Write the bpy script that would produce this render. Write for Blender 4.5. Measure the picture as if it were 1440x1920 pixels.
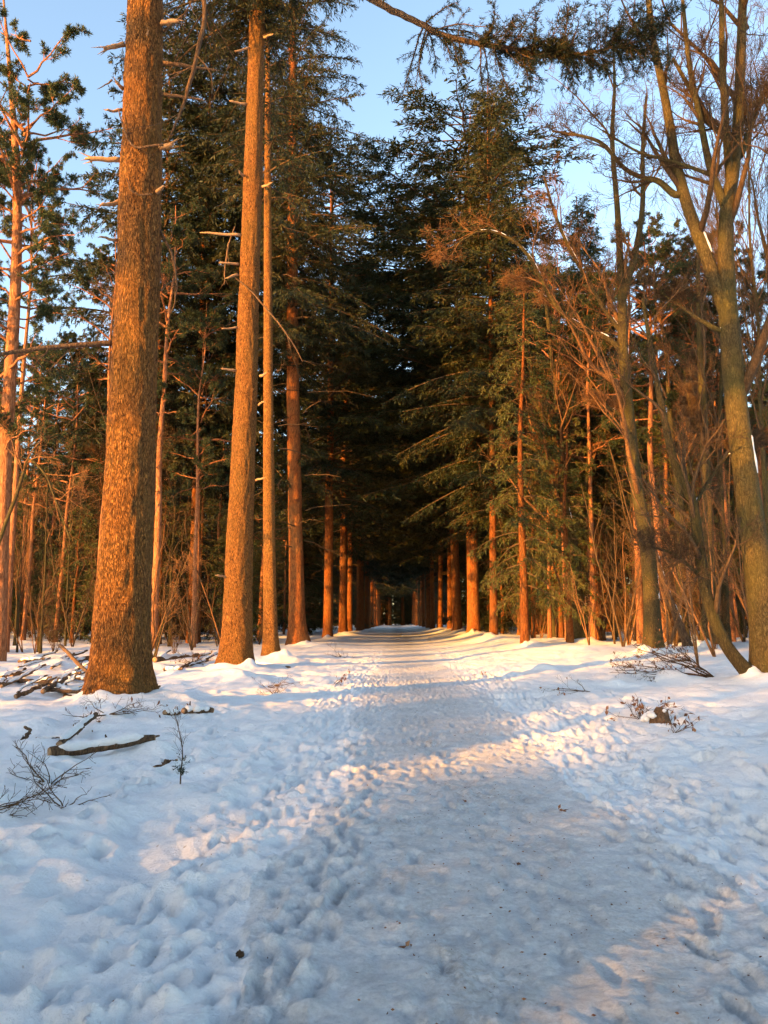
import bpy, math
import numpy as np
from mathutils import Vector, Matrix

sc = bpy.context.scene
for o in list(bpy.data.objects):
    bpy.data.objects.remove(o)
C = sc.collection
R = math.radians
TAU = 2 * math.pi

# ------------------------------------------------------------------ camera, sky, sun, exposure
CAM_Z = 1.62
PITCH, YAW = R(8.1), R(0.8)
cd = bpy.data.cameras.new('camera')
cam = bpy.data.objects.new('camera', cd)
C.objects.link(cam)
cam.location = (0, 0, CAM_Z)
cam.rotation_euler = (R(90) + PITCH, 0, YAW)
cd.sensor_fit = 'HORIZONTAL'
cd.sensor_width = 36
cd.lens = 36
cd.clip_start = 0.05
cd.clip_end = 3000
sc.camera = cam

SUN_AZ, SUN_EL = R(45), R(10.5)        # the sun stands behind the viewer, to the left
world = bpy.data.worlds.new('World')
sc.world = world
world.use_nodes = True
wn = world.node_tree
sky = wn.nodes.new('ShaderNodeTexSky')
sky.sky_type = 'NISHITA'
sky.sun_disc = False
sky.sun_elevation = SUN_EL
sky.sun_rotation = math.pi + SUN_AZ
sky.altitude = 0
sky.air_density = 1.0
sky.dust_density = 1.2
sky.ozone_density = 0.9
wn.links.new(sky.outputs[0], wn.nodes['Background'].inputs[0])
wn.nodes['Background'].inputs[1].default_value = 0.15

sd = bpy.data.lights.new('sun', 'SUN')
sun = bpy.data.objects.new('sun', sd)
C.objects.link(sun)
sd.energy = 5.0
sd.angle = R(0.6)
sd.color = (1.0, 0.44, 0.07)
sdir = Vector((math.sin(SUN_AZ) * math.cos(SUN_EL), math.cos(SUN_AZ) * math.cos(SUN_EL), -math.sin(SUN_EL)))
sun.rotation_euler = sdir.to_track_quat('-Z', 'Y').to_euler()
sun.location = (-30, -40, 30)

sc.view_settings.view_transform = 'Standard'
sc.view_settings.look = 'None'
sc.view_settings.gamma = 1
sc.view_settings.use_curve_mapping = False
sc.view_settings.exposure = 1.98
sc.render.engine = 'CYCLES'
sc.cycles.use_denoising = True
sc.cycles.use_adaptive_sampling = True
sc.cycles.adaptive_threshold = 0.03
sc.cycles.debug_use_spatial_splits = True
sc.cycles.max_bounces = 3
sc.cycles.diffuse_bounces = 2
sc.cycles.glossy_bounces = 2
sc.cycles.transmission_bounces = 2
sc.cycles.sample_clamp_indirect = 4

# ------------------------------------------------------------------ numeric helpers
def _h(ix, iy, iz, seed):
    n = (ix.astype(np.uint32) * np.uint32(374761393) + iy.astype(np.uint32) * np.uint32(668265263)
         + iz.astype(np.uint32) * np.uint32(2147483647 - 98765) + np.uint32(seed * 974711 + 13))
    n = (n ^ (n >> np.uint32(13))) * np.uint32(1274126177)
    n = n ^ (n >> np.uint32(16))
    return (n & np.uint32(0xffff)).astype(np.float32) / 65535.0

def vn2(x, y, seed=0):
    x = np.asarray(x, dtype=np.float64); y = np.asarray(y, dtype=np.float64)
    ix = np.floor(x); iy = np.floor(y)
    fx = x - ix; fy = y - iy
    ix = ix.astype(np.int64); iy = iy.astype(np.int64)
    u = fx * fx * fx * (fx * (fx * 6 - 15) + 10); v = fy * fy * fy * (fy * (fy * 6 - 15) + 10)
    z = np.zeros_like(ix)
    a = _h(ix, iy, z, seed); b = _h(ix + 1, iy, z, seed); c = _h(ix, iy + 1, z, seed); d = _h(ix + 1, iy + 1, z, seed)
    return (a + (b - a) * u + (c - a) * v + (a - b - c + d) * u * v) * 2 - 1

def vn3(x, y, z, seed=0):
    ix = np.floor(x); iy = np.floor(y); iz = np.floor(z)
    fx = x - ix; fy = y - iy; fz = z - iz
    ix = ix.astype(np.int64); iy = iy.astype(np.int64); iz = iz.astype(np.int64)
    u = fx * fx * (3 - 2 * fx); v = fy * fy * (3 - 2 * fy); w = fz * fz * (3 - 2 * fz)
    r = 0
    for dx, wx in ((0, 1 - u), (1, u)):
        for dy, wy in ((0, 1 - v), (1, v)):
            for dz, wz in ((0, 1 - w), (1, w)):
                r = r + _h(ix + dx, iy + dy, iz + dz, seed) * wx * wy * wz
    return r * 2 - 1

def fbm2(x, y, o=3, seed=0, g=0.5):
    r = 0; a = 1; f = 1
    for k in range(o):
        r = r + a * vn2(x * f + 17.3 * k, y * f - 9.1 * k, seed + k); a *= g; f *= 2.03
    return r

def sstep(a, b, x):
    t = np.clip((x - a) / (b - a), 0, 1)
    return t * t * (3 - 2 * t)

def nrm(v):
    return v / np.maximum(np.linalg.norm(v, axis=-1, keepdims=True), 1e-9)

# a pixel of the 1440 x 1920 photograph -> viewing ray -> a point of the place
_rot = np.array(cam.rotation_euler.to_matrix())
def ray(px, py):
    return _rot @ np.array([(px - 720) / 1440, (960 - py) / 1440, -1.0])
def at(px, py, depth):
    r = ray(px, py)
    return np.array([0, 0, CAM_Z]) + r * (depth / r[1])

# ------------------------------------------------------------------ terrain
PATH_X = 0.65
MOUNDS = []                                       # snow heaped round trunks: x, y, radius, height
def base_h(x, y):
    x = np.asarray(x, dtype=np.float64); y = np.asarray(y, dtype=np.float64)
    h = 0.42 * sstep(3.2, 8.5, x) * sstep(14, 45, y) + 0.12 * sstep(2.2, 4.5, x)
    h = h + 0.85 * sstep(9, 40, x) * sstep(10, 50, y)
    h = h + 0.10 * sstep(-1.6, -4.5, x) + 0.55 * sstep(-9, -32, x) * sstep(8, 50, y)
    h = h + 0.10 * fbm2(x * 0.23, y * 0.23, 3, 5) * (sstep(2.2, 6, np.abs(x - PATH_X)))
    h = h + 0.02 * fbm2(x * 0.5, y * 0.3, 2, 8)
    return h
def height(x, y):
    h = base_h(x, y)
    for mx, my, mr, mh in MOUNDS:
        d2 = ((x - mx) ** 2 + (y - my) ** 2) / (mr * mr)
        h = h + mh * np.exp(-d2)
    return h
def ground_at(px, py, guess=None):
    r = ray(px, py)
    d = np.concatenate([np.arange(2, 40, .05), np.arange(40, 160, .2)])
    p = np.array([0, 0, CAM_Z]) + r * (d / r[1])[:, None]
    hit = np.nonzero(p[:, 2] <= base_h(p[:, 0], p[:, 1]))[0]
    return p[hit[0]] if len(hit) else at(px, py, 150)

# ------------------------------------------------------------------ mesh builder
class MB:
    def __init__(s):
        s.v = []; s.q = []; s.t = []; s.n = 0; s.qv = []; s.tv = []; s.qm = []; s.tm = []
    def add(s, v, q=None, t=None, var=None, mat=0):
        v = np.asarray(v, dtype=np.float32).reshape(-1, 3)
        if q is not None and len(q):
            q = np.asarray(q, dtype=np.int64).reshape(-1, 4) + s.n
            s.q.append(q); s.qv.append(np.broadcast_to(np.float32(0.5) if var is None else np.asarray(var, np.float32), (len(q),)))
            s.qm.append(np.full(len(q), mat, np.int32))
        if t is not None and len(t):
            t = np.asarray(t, dtype=np.int64).reshape(-1, 3) + s.n
            s.t.append(t); s.tv.append(np.broadcast_to(np.float32(0.5) if var is None else np.asarray(var, np.float32), (len(t),)))
            s.tm.append(np.full(len(t), mat, np.int32))
        s.v.append(v); s.n += len(v)
    def tubes(s, P, Rd, segs, mat=0, var=None):
        """P: N x K x 3 centre lines, Rd: N x K radii"""
        P = np.asarray(P, dtype=np.float64); Rd = np.asarray(Rd, dtype=np.float64)
        if P.ndim == 2: P = P[None]; Rd = Rd[None]
        N, K, _ = P.shape
        if N == 0: return
        T = nrm(np.gradient(P, axis=1))
        ax = nrm(P[:, -1] - P[:, 0])
        ref = np.where(np.abs(ax[:, 2:3]) < .8, np.array([[0, 0, 1.]]), np.array([[1., 0, 0]]))[:, None, :]
        n1 = nrm(np.cross(T, np.broadcast_to(ref, T.shape))); n2 = np.cross(T, n1)
        a = np.arange(segs) * TAU / segs
        V = P[:, :, None, :] + Rd[:, :, None, None] * (n1[:, :, None, :] * np.cos(a)[None, None, :, None] + n2[:, :, None, :] * np.sin(a)[None, None, :, None])
        k = np.arange(K - 1)[:, None]; j = np.arange(segs)[None, :]
        q = np.stack([k * segs + j, k * segs + (j + 1) % segs, (k + 1) * segs + (j + 1) % segs, (k + 1) * segs + j], -1).reshape(-1, 4)
        Q = (q[None] + (np.arange(N) * K * segs)[:, None, None]).reshape(-1, 4)
        vv = None if var is None else np.repeat(var, len(q))
        s.add(V, q=Q, mat=mat, var=vv)
        if segs >= 5:                               # close the thick ends
            f0 = np.arange(segs)[::-1]; f1 = np.arange(segs) + (K - 1) * segs
            tri = []
            for i in range(1, segs - 1):
                tri.append([f0[0], f0[i], f0[i + 1]]); tri.append([f1[0], f1[i], f1[i + 1]])
            tr = (np.array(tri)[None] + (np.arange(N) * K * segs)[:, None, None]).reshape(-1, 3)
            s.n -= N * K * segs
            s.add(np.zeros((0, 3)), t=tr, mat=mat)
            s.n += N * K * segs
    def shoots(s, B, D, L, W, rng, var=None, mat=0):
        """leaf-sized faces: a kinked lance of two triangles pairs at B along D"""
        N = len(B)
        if N == 0: return
        S = nrm(np.cross(D, rng.normal(size=(N, 3)))); U = np.cross(D, S)
        L = np.asarray(L)[:, None]; W = np.asarray(W)[:, None]
        m = B + D * L * .45 + U * W * rng.uniform(-.3, .3, (N, 1))
        V = np.stack([B, m + S * W * .5, B + D * L, m - S * W * .5], 1)
        i = np.arange(N) * 4
        s.add(V, q=np.stack([i, i + 1, i + 2, i + 3], -1), var=var, mat=mat)
    def merge(s, o):
        for q in o.q: s.q.append(q + s.n)
        for t in o.t: s.t.append(t + s.n)
        s.qv += o.qv; s.tv += o.tv; s.qm += o.qm; s.tm += o.tm; s.v += o.v; s.n += o.n
        return s
    def mesh(s, name, mats, smooth=True):
        me = bpy.data.meshes.new(name)
        v = np.concatenate(s.v); me.vertices.add(len(v)); me.vertices.foreach_set('co', v.ravel())
        q = np.concatenate(s.q) if s.q else np.zeros((0, 4), np.int64)
        t = np.concatenate(s.t) if s.t else np.zeros((0, 3), np.int64)
        idx = np.concatenate([q.ravel(), t.ravel()]).astype(np.int32)
        me.loops.add(len(idx)); me.loops.foreach_set('vertex_index', idx)
        ls = np.concatenate([np.arange(len(q)) * 4, len(q) * 4 + np.arange(len(t)) * 3]).astype(np.int32)
        me.polygons.add(len(ls)); me.polygons.foreach_set('loop_start', ls)
        me.polygons.foreach_set('use_smooth', np.full(len(ls), smooth))
        mi = np.concatenate(s.qm + s.tm) if (s.qm or s.tm) else np.zeros(0, np.int32)
        me.polygons.foreach_set('material_index', mi.astype(np.int32))
        me.update(calc_edges=True)
        va = np.concatenate(s.qv + s.tv).astype(np.float32)
        at_ = me.attributes.new('var', 'FLOAT', 'FACE'); at_.data.foreach_set('value', va)
        for m in (mats if isinstance(mats, (list, tuple)) else [mats]): me.materials.append(m)
        return me
    def build(s, name, mats, parent=None, smooth=True):
        return link(name, s.mesh(name, mats, smooth), parent)

def link(name, data, parent=None):
    o = bpy.data.objects.new(name, data); C.objects.link(o)
    if parent is not None: o.parent = parent
    if parent is not None and name in ('crown', 'branches', 'dead_branches', 'needles', 'twigs', 'stems', 'leaves'): o['kind'] = 'stuff'
    return o
def tag(o, label=None, cat=None, group=None, kind=None):
    for k, v in (('label', label), ('category', cat), ('group', group), ('kind', kind)):
        if v: o[k] = v
    return o
def empty(name, loc, label, cat, group=None, rz=0.0, scale=(1, 1, 1)):
    o = bpy.data.objects.new(name, None); C.objects.link(o)
    o.empty_display_size = .2
    o.location = [float(c) for c in loc]; o.rotation_euler = (0, 0, rz); o.scale = scale
    return tag(o, label, cat, group)

def spline(pts, n):
    """Catmull-Rom through the points, n samples; any number of columns"""
    p = np.asarray(pts, dtype=np.float64)
    k = len(p)
    e = np.vstack([2 * p[0] - p[1], p, 2 * p[-1] - p[-2]])
    u = np.linspace(0, k - 1, n); i = np.minimum(u.astype(int), k - 2); t = (u - i)[:, None]
    a, b, c, d = e[i], e[i + 1], e[i + 2], e[i + 3]
    return .5 * (2 * b + (c - a) * t + (2 * a - 5 * b + 4 * c - d) * t * t + (3 * b - a - 3 * c + d) * t ** 3)

def grow(rng, P, Rd, n, t0, t1, ang, ratio, K, wig, up, r_ratio=.6, r_tip=.004, up0=0., lmin=.1, shrink=.55, grav=0.):
    """children branching off the polylines P"""
    N, Kp, _ = P.shape
    cnt = np.full(N, n) if np.isscalar(n) else np.asarray(n)
    idx = np.repeat(np.arange(N), cnt); M = len(idx)
    t = rng.uniform(t0, t1, M); f = t * (Kp - 1); i = np.minimum(f.astype(int), Kp - 2); fr = (f - i)[:, None]
    p0 = P[idx, i]; p1 = P[idx, i + 1]
    pos = p0 + (p1 - p0) * fr; tan = nrm(p1 - p0)
    rr = Rd[idx, i] * (1 - fr[:, 0]) + Rd[idx, i + 1] * fr[:, 0]
    plen = np.linalg.norm(np.diff(P, axis=1), axis=2).sum(1)[idx]
    pr = rng.normal(size=(M, 3)); pr = nrm(pr - tan * (pr * tan).sum(1, keepdims=True))
    a = rng.normal(ang, ang * .2, M)[:, None]
    d = tan * np.cos(a) + pr * np.sin(a); d[:, 2] += up0; d = nrm(d)
    L = np.maximum(plen * ratio * (1 - shrink * t) * rng.uniform(.6, 1.25, M), lmin)
    out = np.zeros((M, K, 3)); out[:, 0] = pos
    for k in range(1, K):
        d = d + rng.normal(size=(M, 3)) * wig; d[:, 2] += up - grav * k / K; d = nrm(d)
        out[:, k] = out[:, k - 1] + d * (L / (K - 1))[:, None]
    s = np.linspace(0, 1, K)[None]
    r0 = np.maximum(rr * r_ratio, r_tip)[:, None]
    return out, r0 * (1 - s) + r_tip * s

# ------------------------------------------------------------------ materials
def newmat(name):
    m = bpy.data.materials.new(name); m.use_nodes = True
    nt = m.node_tree
    return m, nt, nt.nodes['Principled BSDF']
def nd(nt, typ, **kw):
    n = nt.nodes.new(typ)
    for k, v in kw.items():
        if k.startswith('_'): setattr(n, k[1:], v)
        else: n.inputs[k].default_value = v
    return n
def ramp(nt, src, stops):
    n = nt.nodes.new('ShaderNodeValToRGB')
    e = n.color_ramp.elements
    e[0].position, e[0].color = stops[0][0], (*stops[0][1], 1)
    e[1].position, e[1].color = stops[-1][0], (*stops[-1][1], 1)
    for p, c in stops[1:-1]:
        x = e.new(p); x.color = (*c, 1)
    nt.links.new(src, n.inputs[0]); return n
def mix(nt, fac, a, b):
    n = nt.nodes.new('ShaderNodeMix'); n.data_type = 'RGBA'
    for s, i in ((fac, 0), (a, 6), (b, 7)):
        if hasattr(s, 'is_linked') or isinstance(s, bpy.types.NodeSocket): nt.links.new(s, n.inputs[i])
        elif i == 0: n.inputs[0].default_value = s
        else: n.inputs[i].default_value = (*s, 1)
    return n.outputs[2]
def coords(nt, scale=(1, 1, 1), kind='Object'):
    tc = nt.nodes.new('ShaderNodeTexCoord'); mp = nt.nodes.new('ShaderNodeMapping')
    mp.inputs['Scale'].default_value = scale
    nt.links.new(tc.outputs[kind], mp.inputs[0]); return mp.outputs[0]
def noise(nt, vec, scale, detail=3, rough=.55):
    n = nd(nt, 'ShaderNodeTexNoise', Scale=scale, Detail=detail, Roughness=rough)
    nt.links.new(vec, n.inputs['Vector']); return n.outputs[0]
def bump(nt, bsdf, h, strength, dist, prev=None):
    b = nd(nt, 'ShaderNodeBump', Strength=strength, Distance=dist)
    nt.links.new(h, b.inputs['Height'])
    if prev is not None: nt.links.new(prev, b.inputs['Normal'])
    nt.links.new(b.outputs[0], bsdf.inputs['Normal']); return b.outputs[0]

def bark(name, dark, mid, light, moss=None, sc_=(1, 1, .22), plate=14, depth=.03, moss_amt=.5):
    m, nt, b = newmat(name)
    v = coords(nt, sc_)
    wob = nd(nt, 'ShaderNodeTexNoise', Scale=6, Detail=3); nt.links.new(v, wob.inputs['Vector'])
    addv = nt.nodes.new('ShaderNodeVectorMath'); addv.operation = 'MULTIPLY_ADD'
    nt.links.new(wob.outputs[1], addv.inputs[0]); addv.inputs[1].default_value = (.12, .12, .12); nt.links.new(v, addv.inputs[2])
    vo = nd(nt, 'ShaderNodeTexVoronoi', _feature='DISTANCE_TO_EDGE', Scale=plate); nt.links.new(addv.outputs[0], vo.inputs['Vector'])
    fine = noise(nt, v, 45, 4, .65)
    big = noise(nt, coords(nt, (1, 1, .6)), 1.3, 3)
    fis = noise(nt, addv.outputs[0], plate * 1.1, 5, .7)
    e1 = ramp(nt, vo.outputs[0], [(0, (.35,) * 3), (.16, (1, 1, 1))])
    e2 = ramp(nt, fis, [(.36, (0, 0, 0)), (.52, (1, 1, 1))])
    cm = nt.nodes.new('ShaderNodeMath'); cm.operation = 'MULTIPLY'
    nt.links.new(e1.outputs[0], cm.inputs[0]); nt.links.new(e2.outputs[0], cm.inputs[1]); crack = cm
    c1 = ramp(nt, fine, [(.22, dark), (.45, mid), (.85, light)])
    col = mix(nt, crack.outputs[0], dark, c1.outputs[0])
    if moss:
        f = ramp(nt, big, [(.42, (0, 0, 0)), (.68, (moss_amt,) * 3)])
        col = mix(nt, f.outputs[0], col, moss)
    oi = nt.nodes.new('ShaderNodeObjectInfo')
    hs = nd(nt, 'ShaderNodeHueSaturation'); nt.links.new(col, hs.inputs['Color'])
    mr = nd(nt, 'ShaderNodeMapRange'); mr.inputs[3].default_value = .75; mr.inputs[4].default_value = 1.25
    nt.links.new(oi.outputs['Random'], mr.inputs[0]); nt.links.new(mr.outputs[0], hs.inputs['Value'])
    nt.links.new(hs.outputs[0], b.inputs['Base Color'])
    b.inputs['Roughness'].default_value = .9; b.inputs['Specular IOR Level'].default_value = .15
    hm = nt.nodes.new('ShaderNodeMath'); hm.operation = 'MULTIPLY_ADD'; hm.inputs[1].default_value = .5
    nt.links.new(fine, hm.inputs[0]); nt.links.new(crack.outputs[0], hm.inputs[2])
    bump(nt, b, hm.outputs[0], 1.0, depth)
    return m

M = {}
M['fir_bark'] = bark('fir_bark', (.04, .018, .008), (.33, .138, .033), (.52, .26, .088), (.17, .115, .028), sc_=(1, 1, .26), plate=34, depth=.04, moss_amt=.3)
M['fir_bark_far'] = bark('fir_bark_far', (.075, .022, .008), (.26, .085, .022), (.37, .145, .048), (.16, .12, .05), sc_=(1, 1, .18), plate=16, depth=.03, moss_amt=.3)
M['pine_bark'] = bark('pine_bark', (.13, .05, .022), (.32, .135, .06), (.45, .22, .11), None, plate=12, depth=.02)
M['grey_bark'] = bark('grey_bark', (.035, .027, .013), (.082, .060, .025), (.14, .105, .048), (.070, .062, .017), sc_=(1, 1, .35), plate=24, depth=.02, moss_amt=.6)
M['twig'] = bark('twig', (.05, .03, .016), (.10, .06, .03), (.16, .10, .055), None, plate=20, depth=.003)
M['red_twig'] = bark('red_twig', (.09, .044, .018), (.19, .092, .038), (.28, .15, .07), None, plate=20, depth=.003)
M['dead_wood'] = bark('dead_wood', (.05, .03, .018), (.15, .085, .045), (.30, .19, .11), (.10, .075, .05), plate=18, depth=.012)

def cut_wood():
    m, nt, b = newmat('cut_wood')
    v = coords(nt, (3, 3, 3)); n = noise(nt, v, 9, 4)
    nt.links.new(ramp(nt, n, [(.3, (.20, .11, .05)), (.7, (.38, .235, .12))]).outputs[0], b.inputs['Base Color'])
    b.inputs['Roughness'].default_value = .8
    bump(nt, b, n, .6, .01); return m
M['cut_wood'] = cut_wood()

def birch():
    m, nt, b = newmat('birch_bark')
    n = noise(nt, coords(nt, (2, 2, 9)), 2.4, 4, .6)
    r = ramp(nt, n, [(.40, (.05, .04, .035)), (.47, (.55, .50, .44)), (1, (.70, .66, .60))])
    nt.links.new(r.outputs[0], b.inputs['Base Color']); b.inputs['Roughness'].default_value = .7
    return m
M['birch_bark'] = birch()

def needles(name, a, b_, c, trans=.25):
    m, nt, b = newmat(name)
    an = nt.nodes.new('ShaderNodeAttribute'); an.attribute_name = 'var'
    r = ramp(nt, an.outputs['Fac'], [(0, a), (.5, b_), (1, c)])
    oi = nt.nodes.new('ShaderNodeObjectInfo')
    hs = nd(nt, 'ShaderNodeHueSaturation'); nt.links.new(r.outputs[0], hs.inputs['Color'])
    mr = nd(nt, 'ShaderNodeMapRange'); mr.inputs[3].default_value = .75; mr.inputs[4].default_value = 1.25
    nt.links.new(oi.outputs['Random'], mr.inputs[0]); nt.links.new(mr.outputs[0], hs.inputs['Value'])
    b.inputs['Roughness'].default_value = .55; b.inputs['Specular IOR Level'].default_value = .25
    nt.links.new(hs.outputs[0], b.inputs['Base Color'])
    tr = nt.nodes.new('ShaderNodeBsdfTranslucent'); nt.links.new(hs.outputs[0], tr.inputs[0])
    ms = nt.nodes.new('ShaderNodeMixShader'); ms.inputs[0].default_value = trans
    nt.links.new(b.outputs[0], ms.inputs[1]); nt.links.new(tr.outputs[0], ms.inputs[2])
    nt.links.new(ms.outputs[0], nt.nodes['Material Output'].inputs['Surface'])
    return m
M['fir_needles'] = needles('fir_needles', (.011, .021, .008), (.025, .034, .011), (.068, .058, .016))
M['spruce_needles'] = needles('spruce_needles', (.028, .042, .011), (.058, .070, .017), (.11, .10, .026))
M['pine_needles'] = needles('pine_needles', (.022, .040, .019), (.040, .060, .025), (.075, .08, .03))
M['dead_leaf'] = needles('dead_leaf', (.10, .045, .022), (.20, .09, .04), (.30, .15, .07))

def snow(name, path=False):
    m, nt, b = newmat(name)
    v = coords(nt)
    if path:
        big = noise(nt, coords(nt, (1, .8, 1)), .9, 4, .6); mid = noise(nt, v, 5, 4, .7); sp = noise(nt, v, 28, 3, .7)
        base = ramp(nt, mid, [(.3, (.62, .632, .645)), (.7, (.80, .81, .82))])
        d1 = ramp(nt, big, [(.45, (0, 0, 0)), (.70, (.60,) * 3)])
        d2 = ramp(nt, sp, [(.44, (0, 0, 0)), (.62, (1,) * 3)])
        sx = nt.nodes.new('ShaderNodeSeparateXYZ'); nt.links.new(v, sx.inputs[0])
        def mth(op, a, b):
            q = nt.nodes.new('ShaderNodeMath'); q.operation = op
            for i, w in enumerate((a, b)):
                if isinstance(w, bpy.types.NodeSocket): nt.links.new(w, q.inputs[i])
                else: q.inputs[i].default_value = w
            return q.outputs[0]
        off = mth('ABSOLUTE', mth('SUBTRACT', sx.outputs[0], PATH_X), 0)
        off = mth('ADD', off, mth('MULTIPLY', mth('SUBTRACT', noise(nt, v, 2.2, 4, .6), .5), 1.5))
        trod = ramp(nt, mth('DIVIDE', off, 1.5), [(.30, (1,) * 3), (.85, (0, 0, 0))])       # snow is dirtier where most feet go
        mm = nt.nodes.new('ShaderNodeMath'); mm.operation = 'MULTIPLY'
        nt.links.new(mth('MULTIPLY', d1.outputs[0], trod.outputs[0]), mm.inputs[0]); nt.links.new(d2.outputs[0], mm.inputs[1])
        clean = ramp(nt, mid, [(.3, (.80, .815, .84)), (.7, (.88, .89, .90))])
        col = mix(nt, mm.outputs[0], mix(nt, trod.outputs[0], clean.outputs[0], base.outputs[0]), (.30, .25, .20))
        ro = ramp(nt, mid, [(.35, (.28,) * 3), (.65, (.6,) * 3)])
        nt.links.new(ro.outputs[0], b.inputs['Roughness'])
        gr = ramp(nt, noise(nt, v, 30, 6, .75), [(.30, (.74, .755, .77)), (.50, (.96,) * 3), (.68, (1.1,) * 3)])  # ice and crumb grain; its contrast also stands in for relief shading
        ml = nt.nodes.new('ShaderNodeMix'); ml.data_type = 'RGBA'; ml.blend_type = 'MULTIPLY'; ml.inputs[0].default_value = 1
        nt.links.new(col, ml.inputs[6]); nt.links.new(gr.outputs[0], ml.inputs[7])
        nt.links.new(ml.outputs[2], b.inputs['Base Color'])
        b.inputs['Specular IOR Level'].default_value = .4
        p = bump(nt, b, noise(nt, coords(nt, (1, 1.7, 1)), 16, 7, .76), 1.0, .05)
        bump(nt, b, noise(nt, v, 55, 4, .7), .6, .012, p)
    else:
        mid = noise(nt, v, 2.5, 4, .6)
        base = ramp(nt, mid, [(.3, (.80, .815, .84)), (.7, (.88, .89, .90))])
        sp = noise(nt, v, 16, 2, .5)
        d2 = ramp(nt, sp, [(.72, (0, 0, 0)), (.78, (.7,) * 3)])
        gr = ramp(nt, noise(nt, v, 34, 5, .7), [(.32, (.93,) * 3), (.62, (1,) * 3)])  # fainter crumb grain, colour also standing in for shading of small relief
        ml = nt.nodes.new('ShaderNodeMix'); ml.data_type = 'RGBA'; ml.blend_type = 'MULTIPLY'; ml.inputs[0].default_value = 1
        nt.links.new(base.outputs[0], ml.inputs[6]); nt.links.new(gr.outputs[0], ml.inputs[7])
        nt.links.new(mix(nt, d2.outputs[0], ml.outputs[2], (.42, .36, .30)), b.inputs['Base Color'])
        b.inputs['Roughness'].default_value = .62; b.inputs['Specular IOR Level'].default_value = .3
        p = bump(nt, b, noise(nt, v, 14, 7, .75), .9, .05)
        bump(nt, b, noise(nt, v, 55, 4, .7), .45, .010, p)
    return m
M['snow'] = snow('snow'); M['path_snow'] = snow('path_snow', True)

# ------------------------------------------------------------------ where the trunks stand
def gp(px, py): return ground_at(px, py)
T1 = at(222, 1322, 14.4); T2 = at(440, 1256, 26.5); T3 = at(509, 1236, 32); T4 = at(559, 1213, 48)
BASES = {}
def stand(key, x, y, mr=.9, mh=.16, ox=0., oy=-.35):
    z = float(base_h(x, y)); BASES[key] = np.array([x, y, z])
    if y < 120: MOUNDS.append((x + ox, y + oy, mr, mh))
    return BASES[key]
stand('T1', T1[0], T1[1], 1.1, .10, .3, -.4); stand('T2', T2[0], T2[1], 1.2, .16, .1, -.4)
stand('T3', T3[0], T3[1], .9, .2, .2, -.3); stand('T4', T4[0], T4[1], 1.1, .30, .5, -.3)
LEFT = [(-5.7, 66), (-5.6, 84), (-5.9, 101), (-5.4, 118), (-5.7, 134), (-5.5, 152), (-5.7, 170), (-5.6, 190), (-5.6, 212), (-5.5, 236), (-5.6, 262), (-5.6, 290)]
RIGHT = [(6.6, 52), (6.5, 64), (6.4, 80), (6.6, 93), (6.5, 113), (6.4, 131), (6.5, 150), (6.5, 172), (6.6, 196), (6.4, 222), (6.5, 250), (6.5, 280)]
for i, (x, y) in enumerate(LEFT): stand('L%d' % i, x, y, 1.3, .30, .5, -.6)
for i, (x, y) in enumerate(RIGHT): stand('R%d' % i, x, y, 1.5, .38, -.3, -.8)
for k, px, py, mr, mh in (('S1', 985, 1211, .8, .2), ('D1', 1090, 1204, .9, .2), ('D2', 1225, 1224, .8, .15), ('D3', 1411, 1279, .5, .12),
                          ('D4', 1446, 1276, 1.0, .12), ('LEAN', 1290, 1217, .6, .15), ('B1', 1281, 1207, .7, .12), ('B2', 1326, 1211, .7, .12)):
    p = gp(px, py); stand(k, p[0], p[1], mr, mh)
rs = np.random.default_rng(3)
for k in ('T1', 'T2', 'T3', 'T4', 'L0', 'L1', 'R0', 'R1', 'R2', 'S1', 'D1', 'D2', 'D4', 'B1', 'B2'):
    for q in range(6):
        a = rs.uniform(-2.9, -.2); d_ = rs.uniform(.45, .9); MOUNDS.append((BASES[k][0] + math.cos(a) * d_, BASES[k][1] + math.sin(a) * d_, rs.uniform(.10, .24), rs.uniform(.05, .2)))
for i in range(40):                              # lumps of snow over brush round the logs
    MOUNDS.append((rs.uniform(-7.5, -2.9), rs.uniform(9.5, 14.5), rs.uniform(.12, .3), rs.uniform(.03, .12)))
for i in range(26):                              # old drifts over brush on both sides
    MOUNDS.append((rs.uniform(-12, -4.2), rs.uniform(11, 30), rs.uniform(.3, .8), rs.uniform(.05, .22)))
for i in range(12):
    MOUNDS.append((rs.uniform(4.5, 11), rs.uniform(9, 26), rs.uniform(.25, .7), rs.uniform(.04, .13)))

# ------------------------------------------------------------------ snow ground and trodden path: one grid, two sheets
def lines(*segs):
    out = []
    for a, b, s0, s1 in segs:
        x = a; n = []
        while x < b - 1e-6:
            n.append(x); x += s0 + (s1 - s0) * (x - a) / (b - a)
        out += n
    return np.array(out + [segs[-1][1]])
right_x = lines((0, 2.4, .024, .026), (2.4, 4.2, .028, .040), (4.2, 11, .044, .22), (11, 30, .18, 1.2), (30, 260, 1.5, 30))
gx = np.concatenate([-right_x[:0:-1], right_x]) + .3
gy = lines((-160, -6, 20, 3), (-6, 2.3, 1.5, .05), (2.3, 5, .020, .024), (5, 9, .026, .042), (9, 16, .046, .095), (16, 32, .1, .25), (32, 80, .3, .9), (80, 430, .8, 14))
X, Y = np.meshgrid(gx, gy)
Z = height(X, Y)
dx = X - PATH_X
near = sstep(60, 20, Y)
edge = 1.32 + .18 * fbm2(Y * .6, X * 0 + 3, 3, 31)
inpath = sstep(.35, -.35, np.abs(dx) - edge)
tram = sstep(.1, .35, np.abs(dx) - edge + .2) * sstep(1.35, .7, np.abs(dx) - edge)      # trampled verge
Z += -.03 * inpath
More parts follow.
